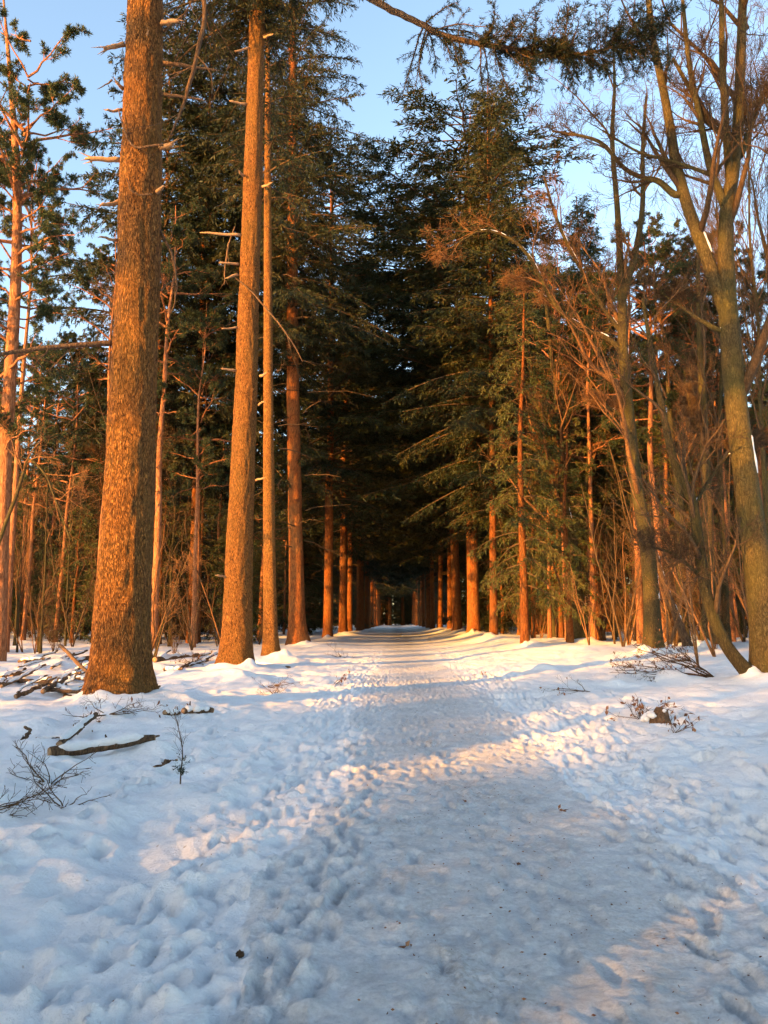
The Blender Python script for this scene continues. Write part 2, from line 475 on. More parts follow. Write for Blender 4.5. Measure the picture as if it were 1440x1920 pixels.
Z += .012 * fbm2(X * 4, Y * 4.0, 4, 41, .65) * inpath * near
Z += -.009 * np.abs(fbm2(X * 8, Y * 8, 3, 45, .65)) * inpath * near
Z += .012 * fbm2(X * 13, Y * 11, 2, 43, .6) * (.4 + .6 * tram) * near * (1 - sstep(9, 14, Y))
Z += -.040 * np.abs(fbm2(X * 3.6, Y * 3.0, 3, 51, .6)) * tram * near
Z += .045 * fbm2(X * 1.5, Y * 1.3, 3, 61, .55) * (1 - inpath) * near
lf = sstep(-.2, -1.2, X) * sstep(14, 9, Y)
Z += -.060 * np.abs(fbm2(X * 1.9 + Y * .6, Y * 1.6 - X * .5, 3, 65, .5)) * lf
Z += -.022 * sstep(.25, .75, fbm2(X * 2.6, Y * 2.3, 2, 67, .5)) * lf
Z += -.040 * np.abs(fbm2(X * 2.1, Y * 1.7, 3, 63, .5)) * (1 - inpath) * near
rp = np.random.default_rng(11)
prints = []
def band(n, x0, x1, y0, y1, dep, soft):
    for i in range(n):
        u = rp.uniform(0, 1) ** 1.5
        prints.append((rp.uniform(x0, x1), y0 + (y1 - y0) * u, rp.normal(0, .3), rp.uniform(.11, .15), rp.uniform(.045, .07), dep * rp.uniform(.5, 1.2), soft))
def walker(x0, y0, y1, dep, wander=.12, dirn=1):
    y = y0; ph = rp.uniform(0, 6); sd = 1
    while y < y1:
        x = x0 + wander * math.sin(y * .7 + ph) + wander * .5 * math.sin(y * 1.9 + ph * 2)
        prints.append((x + sd * rp.normal(.085, .02), y, rp.normal(-.08 * sd, .1), rp.uniform(.13, .15), rp.uniform(.048, .058), dep * rp.uniform(.7, 1.2), 0))
        sd = -sd; y += rp.normal(.34, .04)
for q in range(9): walker(PATH_X - rp.uniform(.95, 2.25), 2.3 + rp.uniform(0, .4), 24, .034)
for q in range(8): walker(PATH_X + rp.uniform(1.0, 2.35), 2.3 + rp.uniform(0, .4), 24, .036)
for q in range(9): walker(PATH_X + rp.uniform(-1.0, 1.0), 2.3 + rp.uniform(0, .4), 24, .014, .2)
walker(-2.6, 2.6, 12, .045); walker(3.6, 3.5, 16, .045); walker(4.6, 5, 18, .045)
band(95, -4.2, -1.7, 2.3, 14, .05, 1)
band(190, 2.9, 6.0, 3.0, 18, .055, 1)
for fx, fy, an, a, b_, dp, soft in prints:
    if soft: a *= 1.25; b_ *= 1.6
    i0, i1 = np.searchsorted(gx, (fx - .42, fx + .42)); j0, j1 = np.searchsorted(gy, (fy - .42, fy + .42))
    if i1 <= i0 or j1 <= j0: continue
    xx = X[j0:j1, i0:i1] - fx; yy = Y[j0:j1, i0:i1] - fy
    ca, sa = math.cos(an), math.sin(an)
    v = (-xx * sa + yy * ca) / a; u = (xx * ca + yy * sa) / (b_ * (1 - .22 * np.exp(-((v + .15) / .3) ** 2)))
    d = np.sqrt(u * u + v * v) + .18 * vn2(xx * 14 + fx * 7, yy * 14 + fy * 5, 71)
    Z[j0:j1, i0:i1] += -dp * sstep(1.05 + .4 * soft, .72 - .35 * soft, d) + dp * (.45 if not soft else .25) * np.exp(-((d - 1.45) / .28) ** 2)
# kicked-up lumps on the verges
for i in range(1500):
    sgn = rp.choice((-1, 1)); fx = PATH_X + sgn * rp.uniform(1.0, 2.5); fy = 2.3 + 14 * rp.uniform(0, 1) ** 1.7
    r_ = rp.uniform(.02, .05); hh = r_ * rp.uniform(.25, .7)
    i0, i1 = np.searchsorted(gx, (fx - .15, fx + .15)); j0, j1 = np.searchsorted(gy, (fy - .15, fy + .15))
    if i1 <= i0 or j1 <= j0: continue
    d2 = ((X[j0:j1, i0:i1] - fx) ** 2 + (Y[j0:j1, i0:i1] - fy) ** 2) / r_ ** 2
    Z[j0:j1, i0:i1] += hh * np.exp(-d2)
nx, ny = len(gx), len(gy)
ii, jj = np.meshgrid(np.arange(nx - 1), np.arange(ny - 1))
quads = np.stack([jj * nx + ii, jj * nx + ii + 1, (jj + 1) * nx + ii + 1, (jj + 1) * nx + ii], -1).reshape(-1, 4)
VV = np.stack([X, Y, Z], -1).reshape(-1, 3)
pm = (inpath.ravel()[quads].mean(1) > .5) & (VV[quads[:, 0], 1] > -20)
def sheet(name, q, mat):
    used, inv = np.unique(q, return_inverse=True)
    mb = MB(); mb.add(VV[used], q=inv.reshape(-1, 4)); return mb.build(name, mat)
tag(sheet('snow_ground', quads[~pm], M['snow']), 'snow covered forest floor on both sides of the path', kind='structure')
tag(sheet('snow_path', quads[pm], M['path_snow']), 'trodden icy snow path running straight into the wood', kind='structure')
def gz(x, y):                                     # height of the finished sheet
    i = int(np.clip(np.searchsorted(gx, x), 1, nx - 1)); j = int(np.clip(np.searchsorted(gy, y), 1, ny - 1))
    fx = (x - gx[i - 1]) / (gx[i] - gx[i - 1]); fy = (y - gy[j - 1]) / (gy[j] - gy[j - 1])
    return float((Z[j - 1, i - 1] * (1 - fx) + Z[j - 1, i] * fx) * (1 - fy) + (Z[j, i - 1] * (1 - fx) + Z[j, i] * fx) * fy)

# ------------------------------------------------------------------ trunks
def trunk(mb, pts, rad, rings, segs, flare=.45, amp=.02, seed=0, mat=0, freq=9., fz=2.2, sink=.35):
    """lofted trunk through pts with bark relief and a buttressed foot"""
    pr = spline(np.column_stack([np.asarray(pts), np.asarray(rad)]), rings)
    P, r = pr[:, :3], pr[:, 3]
    z = P[:, 2] - P[0, 2]
    P[0, 2] -= sink
    a = np.arange(segs) * TAU / segs
    A, Zz = np.meshgrid(a, z); Rr = np.repeat(r[:, None], segs, 1)
    lob = .5 + .5 * np.cos(5 * A + seed) * .6 + .3 * np.cos(3 * A + seed * 2.1)
    Rr = Rr * (1 + flare * np.exp(-Zz / .55) * (.5 + .7 * lob))
    k = freq * Rr
    n = vn3(np.cos(A) * k + seed, np.sin(A) * k, Zz * fz, seed)
    n2 = vn3(np.cos(A) * k * 2.3 + seed, np.sin(A) * k * 2.3, Zz * fz * 2, seed + 1)
    n3 = vn3(np.cos(A) * 1.3 + seed, np.sin(A) * 1.3, Zz * .5, seed + 2)
    Rr = Rr * (1 + .05 * n3) + amp * (1 - 2 * np.abs(n)) * .5 + amp * .45 * n2
    T = nrm(np.gradient(P, axis=0)); n1 = nrm(np.cross(T, np.array([0, 1., 0]))); n2_ = np.cross(T, n1)
    V = P[:, None] + Rr[..., None] * (np.cos(A)[..., None] * n1[:, None] + np.sin(A)[..., None] * n2_[:, None])
    kk = np.arange(rings - 1)[:, None]; j = np.arange(segs)[None]
    q = np.stack([kk * segs + j, kk * segs + (j + 1) % segs, (kk + 1) * segs + (j + 1) % segs, (kk + 1) * segs + j], -1).reshape(-1, 4)
    mb.add(V, q=q, mat=mat)
    return P, r

def shoots_along(mb, rng, P, spacing, slen, swid, spread=.8, var=None, mat=0, hang=0., t0=0.):
    """needle shoots on both sides of the twigs P (N x K x 3)"""
    N, K, _ = P.shape
    L = np.linalg.norm(np.diff(P, axis=1), axis=2).sum(1)
    cnt = np.maximum((L / spacing).astype(int), 2)
    idx = np.repeat(np.arange(N), cnt); m = len(idx)
    t = t0 + (1 - t0) * rng.uniform(0, 1, m); f = t * (K - 1); i = np.minimum(f.astype(int), K - 2); fr = (f - i)[:, None]
    p0 = P[idx, i]; p1 = P[idx, i + 1]; B = p0 + (p1 - p0) * fr; tan = nrm(p1 - p0)
    pr = rng.normal(size=(m, 3)); pr[:, 2] *= .5; pr = nrm(pr - tan * (pr * tan).sum(1, keepdims=True))
    D = tan * .75 + pr * spread; D[:, 2] -= hang; D = nrm(D)
    v = None if var is None else np.clip(var[idx] + rng.normal(0, .15, m), 0, 1)
    mb.shoots(B, D, slen * rng.uniform(.6, 1.3, m), swid * rng.uniform(.7, 1.3, m), rng, v, mat)

def conifer_crown(seed, H, cb, Rmax, n, droop=.35, a_low=-.05, a_top=.5, dens=1., slen=.24, swid=.055, hang=.15, mats=None, bare=0.15, lean=0., profile=None, twigs=True, inner=.0):
    rng = np.random.default_rng(seed); mb = MB()
    u = (np.arange(n) + rng.uniform(0, 1, n)) / n
    rel = u ** .85; z = cb + (H - cb) * rel
    prof = np.minimum((rel / .12 + .35), 1) * (1 - rel) ** .75 if profile is None else profile(rel)
    # uneven crown: lobes and gaps by azimuth
    az = np.arange(n) * 2.399963 + rng.normal(0, .4, n)
    Lb = Rmax * prof * rng.uniform(.62, 1.12, n) * (1 + .22 * np.sin(az * 2 + seed + rel * 5)) + .55
    Lb = np.where(rng.uniform(0, 1, n) < inner, Lb * rng.uniform(.25, .5, n) + .3, Lb)
    a0 = a_low + (a_top - a_low) * rel + rng.normal(0, .1, n)
    K = 8; s = np.linspace(0, 1, K)
    dr = droop * (1 - .5 * rel) * rng.uniform(.6, 1.3, n)
    vert = np.tan(a0)[:, None] * s - dr[:, None] * s ** 2 + .25 * dr[:, None] * s ** 3
    azs = az[:, None] + rng.normal(0, .12, (n, 1)) * s * 1.5
    P = np.stack([np.cos(azs) * Lb[:, None] * s, np.sin(azs) * Lb[:, None] * s, z[:, None] + Lb[:, None] * vert], -1)
    r0 = (.012 + .011 * Lb)
    mb.tubes(P, r0[:, None] * (1 - .85 * s), 5, mat=1)
    # side twigs
    n2 = np.maximum((Lb / .20 * dens).astype(int), 3)
    idx = np.repeat(np.arange(n), n2); m = len(idx)
    t = bare + (1 - bare) * rng.uniform(0, 1, m) ** .8; f = t * (K - 1); i = np.minimum(f.astype(int), K - 2); fr = (f - i)[:, None]
    p0 = P[idx, i]; p1 = P[idx, i + 1]; B = p0 + (p1 - p0) * fr; tan = nrm(p1 - p0)
    side = nrm(np.cross(tan, np.array([0, 0, 1.]))) * rng.choice((-1, 1), m)[:, None]
    D = tan * .62 + side * .78 + rng.normal(0, .18, (m, 3)); D[:, 2] -= hang; D = nrm(D)
    l2 = (.30 * Lb[idx] * (1 - t) ** .8 + .30) * rng.uniform(.6, 1.2, m)
    K2 = 4; s2 = np.linspace(0, 1, K2)
    Q = B[:, None] + D[:, None] * (l2[:, None] * s2)[..., None]
    Q[..., 2] -= (hang * 1.2 * l2)[:, None] * s2 ** 2
    bv = np.clip(rng.normal(.45, .2, n), 0, 1)
    if twigs: mb.tubes(Q[:, ::3], np.stack([np.full(m, .008), np.full(m, .004)], 1), 3, mat=1)
    shoots_along(mb, rng, Q, .060 / dens, slen, swid, .75, var=bv[idx], hang=hang * .8)
    shoots_along(mb, rng, P[:, 2:], .12, slen, swid, .8, var=bv, hang=hang * .5)
    return mb

def dead_branches(seed, z0, z1, n, lmax, rtrunk):
    rng = np.random.default_rng(seed); mb = MB()
    z = rng.uniform(z0, z1, n); az = rng.uniform(0, TAU, n); L = lmax * rng.uniform(.15, 1, n) ** 1.3
    K = 6; s = np.linspace(0, 1, K)
    P = np.stack([np.cos(az)[:, None] * (rtrunk * .8 + L[:, None] * s), np.sin(az)[:, None] * (rtrunk * .8 + L[:, None] * s),
                  z[:, None] + L[:, None] * (rng.normal(.05, .15, (n, 1)) * s - .18 * s ** 2)], -1) + rng.normal(0, .03, (n, K, 3))
    Rr = (.012 + .008 * L)[:, None] * (1 - .8 * s)
    mb.tubes(P, Rr, 4)
    c, r = grow(rng, P, Rr, 4, .3, .95, .8, .35, 4, .15, -.02, .6, .004)
    mb.tubes(c, r, 3)
    return mb

def std_trunk(seed, H, r, rings=60, segs=16, mat=None, flare=.4, bend=.15, amp=.02):
    rng = np.random.default_rng(seed); mb = MB()
    k = 8; s = np.linspace(0, 1, k)
    pts = np.stack([np.cumsum(rng.normal(0, bend, k)) * s, np.cumsum(rng.normal(0, bend, k)) * s, H * s], -1); pts[0, :2] = 0
    rad = r * (1 - .93 * s ** 1.15)
    trunk(mb, pts, rad, rings, segs, flare, amp, seed, freq=7)
    return mb

# ------------------------------------------------------------------ prototypes shared by the wood
class Proto:                                      # list of (part name, mesh, sub parts)
    def __init__(s, *parts): s.parts = parts
def place(proto, name, loc, label, cat, group=None, rz=0., scale=(1, 1, 1), lean=(0, 0), wide=1.):
    e = empty(name, loc, label, cat, group, rz, scale)
    e.rotation_euler = (lean[0], lean[1], rz)
    for pn, me in proto.parts:
        o = link(pn, me, e)
        if pn == 'crown': o.scale = (wide, wide, 1)
    return e

BROAD = lambda r: np.minimum(r / .10 + .5, 1) * (1 - .62 * r ** 1.5)
def fir_proto(seed, H, cb, Rmax, n, r, fuzz=0, **kw):
    tk = std_trunk(seed, H, r).mesh('trunk', M['fir_bark_far'])
    cr = conifer_crown(seed, H, cb, Rmax, n, **kw)
    if fuzz: cr.merge(conifer_crown(seed + 7, H - 1, cb + 1, 1.5, fuzz, droop=.5, hang=.3, slen=.36, swid=.08, bare=.0, profile=lambda q: 1 - .5 * q))
    cr = cr.mesh('crown', [M['fir_needles'], M['twig']], False)
    db = dead_branches(seed, max(2.5, cb * .3), cb + 3, 22, 3.0, r * .8).mesh('dead_branches', M['twig'])
    return Proto(('trunk', tk), ('crown', cr), ('dead_branches', db))
FIR_A = fir_proto(101, 43, 11, 7.0, 190, .46, droop=.42, hang=.22, slen=.34, swid=.075, profile=BROAD)
FIR_B = fir_proto(102, 36, 7.5, 6.4, 230, .42, droop=.5, hang=.25, slen=.32, swid=.055, bare=.03, inner=.2, fuzz=170)
FIR_C = FIR_A
def spruce_proto(seed, H, cb, Rmax, n, r, mat='spruce_needles', **kw):
    tk = std_trunk(seed, H, r, 40, 12).mesh('trunk', M['fir_bark_far'])
    cr = conifer_crown(seed, H, cb, Rmax, n, **kw).mesh('crown', [M[mat], M['twig']], False)
    return Proto(('trunk', tk), ('crown', cr))
SPR_A = spruce_proto(111, 19, 2.2, 2.9, 95, .23, droop=.55, hang=.35, slen=.24, swid=.048)
SPR_B = spruce_proto(112, 11, .5, 2.4, 70, .13, droop=.45, hang=.3, slen=.26, swid=.055)
SPR_D = spruce_proto(113, 14, .4, 3.2, 80, .16, mat='fir_needles', droop=.45, hang=.3, slen=.30, swid=.065)

def pine_crown(seed, H, cb, Rmax, n, tufts=1.):
    rng = np.random.default_rng(seed); mb = MB()
    rel = np.sort(rng.uniform(0, 1, n)); z = cb + (H - cb) * rel; az = np.arange(n) * 2.4 + rng.normal(0, .5, n)
    L = Rmax * (.45 + .75 * np.sin(np.pi * np.clip(rel * .85 + .12, 0, 1))) * rng.uniform(.45, 1.05, n) * (1 - .35 * rel)
    K = 7; s = np.linspace(0, 1, K)
    a0 = rng.normal(.15, .2, n) + .7 * rel
    P = np.stack([np.cos(az)[:, None] * L[:, None] * s, np.sin(az)[:, None] * L[:, None] * s, z[:, None] + L[:, None] * (np.tan(np.clip(a0, -.3, 1.1))[:, None] * s - .15 * s ** 2)], -1)
    P[:, 1:] += np.cumsum(rng.normal(0, .06, (n, K - 1, 3)), 1)
    r = (.015 + .016 * L)[:, None] * (1 - .8 * s)
    mb.tubes(P, r, 6, mat=1)
    c1, r1 = grow(rng, P, r, 7, .3, 1, .75, .42, 5, .14, .06, .6, .006)
    mb.tubes(c1, r1, 4, mat=1)
    c2, r2 = grow(rng, c1, r1, 6, .25, 1, .7, .5, 4, .15, .08, .6, .005, lmin=.22)
    mb.tubes(c2, r2, 3, mat=1)
    # needle tufts along the outer twigs
    for tw, k in ((c2, 4), (c1, 5)):
        N = len(tw); idx = np.repeat(np.arange(N), k); m = len(idx)
        t = rng.uniform(.35, 1, m); f = t * (tw.shape[1] - 1); i = np.minimum(f.astype(int), tw.shape[1] - 2); fr = (f - i)[:, None]
        B = tw[idx, i] + (tw[idx, i + 1] - tw[idx, i]) * fr; tan = nrm(tw[idx, i + 1] - tw[idx, i])
        q = 7; B = np.repeat(B, q, 0); tan = np.repeat(tan, q, 0)
        D = nrm(tan * .5 + nrm(rng.normal(size=B.shape)) * .9 + np.array([0, 0, .15]))
        bv = np.repeat(np.clip(rng.normal(.45, .2, m), 0, 1), q)
        mb.shoots(B, D, rng.uniform(.12, .2, len(B)), np.full(len(B), .028), rng, np.clip(bv + rng.normal(0, .12, len(B)), 0, 1))
    return mb
def pine_proto(seed, H, cb, Rmax, n, r):
    tk = std_trunk(seed, H, r, 50, 14, bend=.22, flare=.2).mesh('trunk', M['pine_bark'])
    cr = pine_crown(seed, H, cb, Rmax, n).mesh('crown', [M['pine_needles'], M['pine_bark']], False)
    db = dead_branches(seed, cb * .35, cb + 1, 12, 1.8, r * .8).mesh('dead_branches', M['twig'])
    return Proto(('trunk', tk), ('crown', cr), ('dead_branches', db))
PINE_A = pine_proto(121, 25, 12.5, 3.6, 30, .2)
PINE_B = pine_proto(122, 22, 9.5, 3.4, 32, .17)

def bare_tree(seed, H, r, nb=(9, 6, 5, 4), ang=.6, up=.05, wig=.12, spread=.5, t0=.3, mats=('grey_bark', 'twig'), stems=None, rtip=.005, ratios=(.42, .55, .6, .6)):
    """trunk mesh + branch mesh of a leafless tree; stems: traced (points, radii)"""
    rng = np.random.default_rng(seed); tk = MB(); br = MB()
    if stems is None:
        k = 8; s = np.linspace(0, 1, k)
        pts = np.stack([np.cumsum(rng.normal(0, .12, k)) * s * 1.5, np.cumsum(rng.normal(0, .12, k)) * s * 1.5, H * s], -1); pts[0, :2] = 0
        stems = [(pts, r * (1 - .9 * s))]
    Ps = []; Rs = []
    for i, (p, rr) in enumerate(stems):
        rr = np.broadcast_to(np.asarray(rr, float), (len(p),)) if np.ndim(rr) else np.full(len(p), rr)
        if i == 0: trunk(tk, p, rr, 90, 24, .45, .012, seed, freq=12)
        else:
            pr = spline(np.column_stack([p, rr]), 24); tk.tubes(pr[:, :3], pr[:, 3], 9)
        pr = spline(np.column_stack([p, rr]), 12); Ps.append(pr[:, :3]); Rs.append(pr[:, 3])
    P = np.array(Ps); Rr = np.array(Rs)
    segs = (6, 4, 3, 3); Ks = (8, 6, 5, 3)
    cur, cr = P, Rr
    for lv, n in enumerate(nb):
        cur, cr = grow(rng, cur, cr, n, t0 if lv == 0 else .2, 1., ang * (1 if lv == 0 else 1.15), ratios[lv], Ks[lv], wig * (1 + .25 * lv), up, .55, rtip, up0=.12, lmin=.25)
        br.tubes(cur, cr, segs[lv])
    return tk, br, cur
def bare_proto(*a, mats=('grey_bark', 'twig'), **kw):
    tk, br, _ = bare_tree(*a, **kw)
    return Proto(('trunk', tk.mesh('trunk', M[mats[0]])), ('branches', br.mesh('branches', M[mats[1]])))
BARE_A = bare_proto(131, 22, .17, nb=(16, 7, 6, 4), ang=.55, up=.06, t0=.35)
BARE_B = bare_proto(132, 25, .14, nb=(24, 7, 6, 4), ang=.42, up=.07, t0=.3, wig=.09, ratios=(.34, .55, .6, .6))
BARE_R = bare_proto(133, 15, .13, nb=(15, 6, 5, 3), ang=.65, up=.05, t0=.25, wig=.15, mats=('grey_bark', 'red_twig'), ratios=(.45, .6, .6, .6))

def shrub_proto(seed, H, n=7, mat='twig', leaves=False):
    rng = np.random.default_rng(seed); mb = MB()
    P = np.zeros((n, 7, 3)); az = rng.uniform(0, TAU, n); s = np.linspace(0, 1, 7)
    sp = rng.uniform(.1, .45, n); hh = H * rng.uniform(.5, 1, n)
    P[..., 0] = np.cos(az)[:, None] * (sp * hh)[:, None] * s; P[..., 1] = np.sin(az)[:, None] * (sp * hh)[:, None] * s; P[..., 2] = hh[:, None] * s - .1
    P[:, 1:] += np.cumsum(rng.normal(0, .035 * H / 3, (n, 6, 3)), 1)
    r = np.repeat((.006 * H + .004) * (1 - .8 * s)[None], n, 0)
    mb.tubes(P, r, 5)
    c, cr = grow(rng, P, r, 8, .2, 1, .7, .4, 5, .15, .04, .6, .004); mb.tubes(c, cr, 3)
    c2, cr2 = grow(rng, c, cr, 5, .2, 1, .7, .5, 4, .18, .02, .6, .003); mb.tubes(c2, cr2, 3)
    c3, cr3 = grow(rng, c2, cr2, 3, .2, 1, .7, .5, 3, .18, .02, .6, .003); mb.tubes(c3, cr3, 3)
    return mb.mesh('shrub', M[mat])
SHRUB = [shrub_proto(141, 3.2), shrub_proto(142, 4.5, 6, 'red_twig'), shrub_proto(143, 2.2, 9), shrub_proto(144, 6, 5)]

# ------------------------------------------------------------------ the avenue: near firs, traced
def fir(name, key, depth, prof, H, label, seed, segs, rings, amp, group=None, mat='fir_bark', top_r=.06, crown=None, cut=None):
    """prof: (px x, px y, px width) of the trunk read off the photograph at one distance"""
    b = BASES[key]
    e = empty(name, b, label, 'tree', group)
    pts = []; rad = []
    for (x, y, w) in prof:
        p = at(x, y, depth); pts.append(p - b); rad.append(w / 2880 * depth)
    pts = np.array(pts); pts[0, 2] = 0
    last = pts[-1].copy(); d = pts[-1] - pts[-3]; d = d / np.linalg.norm(d)
    step = (H - last[2]) / 3
    for k in range(1, 4):
        pts = np.vstack([pts, last + d * step * k]); rad.append(rad[len(prof) - 1] * (1 - k / 3) + top_r * k / 3)
    mb = MB(); P, r = trunk(mb, pts, rad, rings, segs, .46, amp, seed)
    mb.build('trunk', M[mat], e)
    return e, P, r
def stub(e, p0, p1, r0, r1, seed, depth, dz=0., snag=True, mat='cut_wood', name='branch_stub'):
    """broken branch from pixel p0 to pixel p1"""
    rng = np.random.default_rng(seed); b = np.array(e.location)
    a = at(*p0, depth) - b; c = at(*p1, depth - dz) - b
    k = 7; s = np.linspace(0, 1, k)[:, None]
    P = a + (c - a) * s; P[1:] += np.cumsum(rng.normal(0, .012, (k - 1, 3)), 0)
    rr = r0 + (r1 - r0) * s[:, 0]; rr[-1] = r1 * .35
    mb = MB(); mb.tubes(P, rr * (1 + rng.normal(0, .08, k)), 8)
    if snag:                                       # splintered end
        for q in range(3):
            d = nrm(c - a) + rng.normal(0, .25, 3); st = P[-2] + rng.normal(0, r1 * .4, 3)
            mb.tubes(np.array([st, st + d * r1 * 2, st + d * r1 * 4.5]), np.array([r1 * .45, r1 * .3, .002]), 4)
    return mb.build(name, M[mat], e)

GF = 'firs in the left row of the avenue'
d1 = 14.4
f1, P1, r1 = fir('fir_tree', 'T1', d1, [(221, 1322, 104), (226, 1230, 100), (236, 1050, 97), (245, 850, 90), (252, 700, 85), (258, 550, 82), (262, 400, 79), (267, 200, 76), (272, 0, 70)], 37,
                 'thickest fir trunk, nearest on the left, with broken branch stubs up its side', 1, 84, 340, .035)
for i, (a, b, r0, re) in enumerate([((233, 83), (196, 90), .055, .045), ((231, 165), (216, 152), .04, .03), ((229, 206), (196, 203), .035, .02), ((226, 300), (159, 292), .055, .045),
                                   ((223, 377), (187, 389), .05, .035), ((219, 450), (181, 447), .035, .015), ((303, 46), (334, 42), .05, .04), ((300, 278), (331, 265), .055, .045),
                                   ((292, 362), (310, 352), .05, .03), ((268, 88), (282, 60), .03, .02)]):
    stub(f1, a, b, r0, re, 20 + i, d1 - .1, .25)
for i, (a, b, r0) in enumerate([((305, 118), (420, 130), .045), ((304, 176), (390, 192), .04), ((306, 60), (355, 20), .03), ((300, 545), (330, 520), .02), ((210, 150), (180, 170), .02), ((262, 600), (262, 596), .05)]):
    stub(f1, a, b, r0, r0 * .3, 40 + i, d1 - .05, -.3, False, 'dead_wood', 'dead_branch')
def limb(e, pts, radii, seed, kids=(8, 5), mat='dead_wood', name='limb', ratio=.35, wig=.12, needles_=None):
    """a traced limb: pts = (px, py, depth)"""
    rng = np.random.default_rng(seed); b = np.array(e.location)
    p = np.array([at(*q) - b for q in pts]); n = max(len(pts) * 5, 14)
    pr = spline(np.column_stack([p, np.interp(np.linspace(0, 1, len(p)), np.linspace(0, 1, len(radii)), radii)]), n)
    pr[1:, :3] += np.cumsum(rng.normal(0, .008, (n - 1, 3)), 0)
    mb = MB(); mb.tubes(pr[:, :3], pr[:, 3], 7)
    cur, cr = pr[None, :, :3], pr[None, :, 3]
    for lv, k in enumerate(kids):
        cur, cr = grow(rng, cur, cr, k, .25, 1, .8, ratio if lv == 0 else .5, 5, wig, 0., .5, .004, lmin=.15)
        mb.tubes(cur, cr, 3)
    o = mb.build(name, M[mat], e)
    return o, pr, cur
limb(f1, [(214, 644, 14.3), (150, 650, 14.0), (80, 655, 13.7), (0, 668, 13.4), (-90, 690, 13.1)], (.06, .05, .04, .025), 61, (7, 4), 'dead_wood')
limb(f1, [(300, 430, 14.5), (318, 465, 14.4), (330, 510, 14.4), (331, 555, 14.3), (323, 592, 14.3)], (.035, .03, .022, .012), 62, (3,), 'dead_wood')
limb(f1, [(222, 205, 14.0), (228, 240, 13.95), (246, 275, 13.9), (300, 274, 13.9)], (.012, .018, .022, .025), 63, (2,), 'dead_wood')
limb(f1, [(238, 335, 13.95), (250, 358, 13.9), (285, 366, 13.9)], (.01, .015, .02), 64, (2,), 'dead_wood')
limb(f1, [(300, -160, 14.4), (350, -70, 14.2), (386, 0, 14.0), (372, 90, 14.0), (348, 190, 14.0), (316, 268, 14.0)], (.07, .06, .05, .045, .035, .012), 65, (8, 3), 'dead_wood')
# the long bough that crosses over the path
def needle_bough(e, pts, radii, seed, n1, parts, mat='fir_needles', droop=.35):
    rng = np.random.default_rng(seed); b = np.array(e.location)
    p = np.array([at(*q) - b for q in pts]); n = len(pts) * 6
    pr = spline(np.column_stack([p, np.interp(np.linspace(0, 1, len(p)), np.linspace(0, 1, len(radii)), radii)]), n)
    pr[1:, :3] += np.cumsum(rng.normal(0, .012, (n - 1, 3)), 0)
    o = MB(); o.tubes(pr[:, :3], pr[:, 3], 9); lb = o.build('bough', M['dead_wood'], e)
    tw = MB(); fo = MB()
    for (t0, t1, cnt, ln, up) in parts:
        c, r = grow(rng, pr[None, :, :3], pr[None, :, 3], cnt, t0, t1, 1.0, .1, 7, .12, up, .35, .005, lmin=ln, grav=droop)
        L = ln / np.linalg.norm(np.diff(c, axis=1), axis=2).sum(1); L = L * rng.uniform(.5, 1.3, len(L))
        c = c[:, :1] + (c - c[:, :1]) * L[:, None, None]
        tw.tubes(c, r, 4)
        c2, r2 = grow(rng, c, r, 9, .1, 1, .8, .35, 5, .12, -.03, .5, .004, lmin=.2, grav=droop)
        tw.tubes(c2, r2, 3)
        var = np.clip(rng.normal(.4, .2, len(c2)), 0, 1)
        shoots_along(fo, rng, c2, .011, .085, .012, .8, var=var, hang=.15)
        shoots_along(fo, rng, c, .012, .085, .012, .8, var=np.full(len(c), .4), hang=.15)
    tw.build('twigs', M['twig'], lb); fo.build('needles', M[mat], lb, False)
needle_bough(f1, [(300, -330, 14.4), (480, -160, 14.0), (690, -8, 13.6), (770, 32, 13.4), (840, 62, 13.2), (960, 84, 13.0), (1060, 92, 12.8), (1150, 80, 12.6), (1230, 60, 12.4)],
             (.10, .085, .07, .062, .055, .047, .038, .028, .016, .006), 66, 0, [(.40, .58, 15, 1.2, -.10), (.55, 1.0, 60, .75, .06), (.55, 1.0, 60, .8, .16)], droop=.2)
# crown of the nearest fir, above the picture, it shades what stands behind
o = link('crown', FIR_B.parts[1][1], f1); o.location = (P1[-1][0] * .7, P1[-1][1] * .7, 14); o.scale = (.75, .75, .62); o['kind'] = 'stuff'

d2 = 26.5
f2, P2, r2 = fir('fir_tree', 'T2', d2, [(440, 1256, 58), (443, 1200, 54), (447, 1080, 50), (454, 900, 46), (460, 760, 43), (465, 600, 40), (470, 450, 38), (477, 230, 34), (483, 0, 30)], 42,
                 'second fir trunk of the left row, glowing orange from foot to top', 2, 72, 380, .03)
for i, (a, b, r0, re) in enumerate([((452, 441), (376, 437), .06, .03), ((447, 495), (411, 492), .05, .03), ((446, 515), (425, 521), .05, .03), ((446, 614), (415, 613), .04, .02), ((442, 695), (415, 692), .05, .03),
                                   ((428, 1082), (405, 1080), .05, .03), ((488, 705), (500, 700), .05, .03), ((485, 760), (497, 752), .04, .03), ((462, 195), (430, 190), .05, .03), ((468, 90), (440, 96), .045, .03),
                                   ((495, 70), (515, 66), .05, .03), ((492, 350), (507, 342), .05, .03), ((456, 330), (448, 322), .05, .04), ((480, 900), (497, 897), .04, .03)]):
    stub(f2, a, b, r0, re, 70 + i, d2 - .2, .4)
limb(f2, [(440, 425, 26.2), (432, 450, 26.2), (426, 490, 26.2), (422, 535, 26.2)], (.02, .03, .035, .015), 85, (3,), 'dead_wood')
limb(f2, [(440, 520, 26.2), (470, 545, 26), (500, 580, 25.6), (540, 630, 25), (570, 680, 24.5)], (.02, .03, .03, .012), 86, (4,), 'dead_wood')
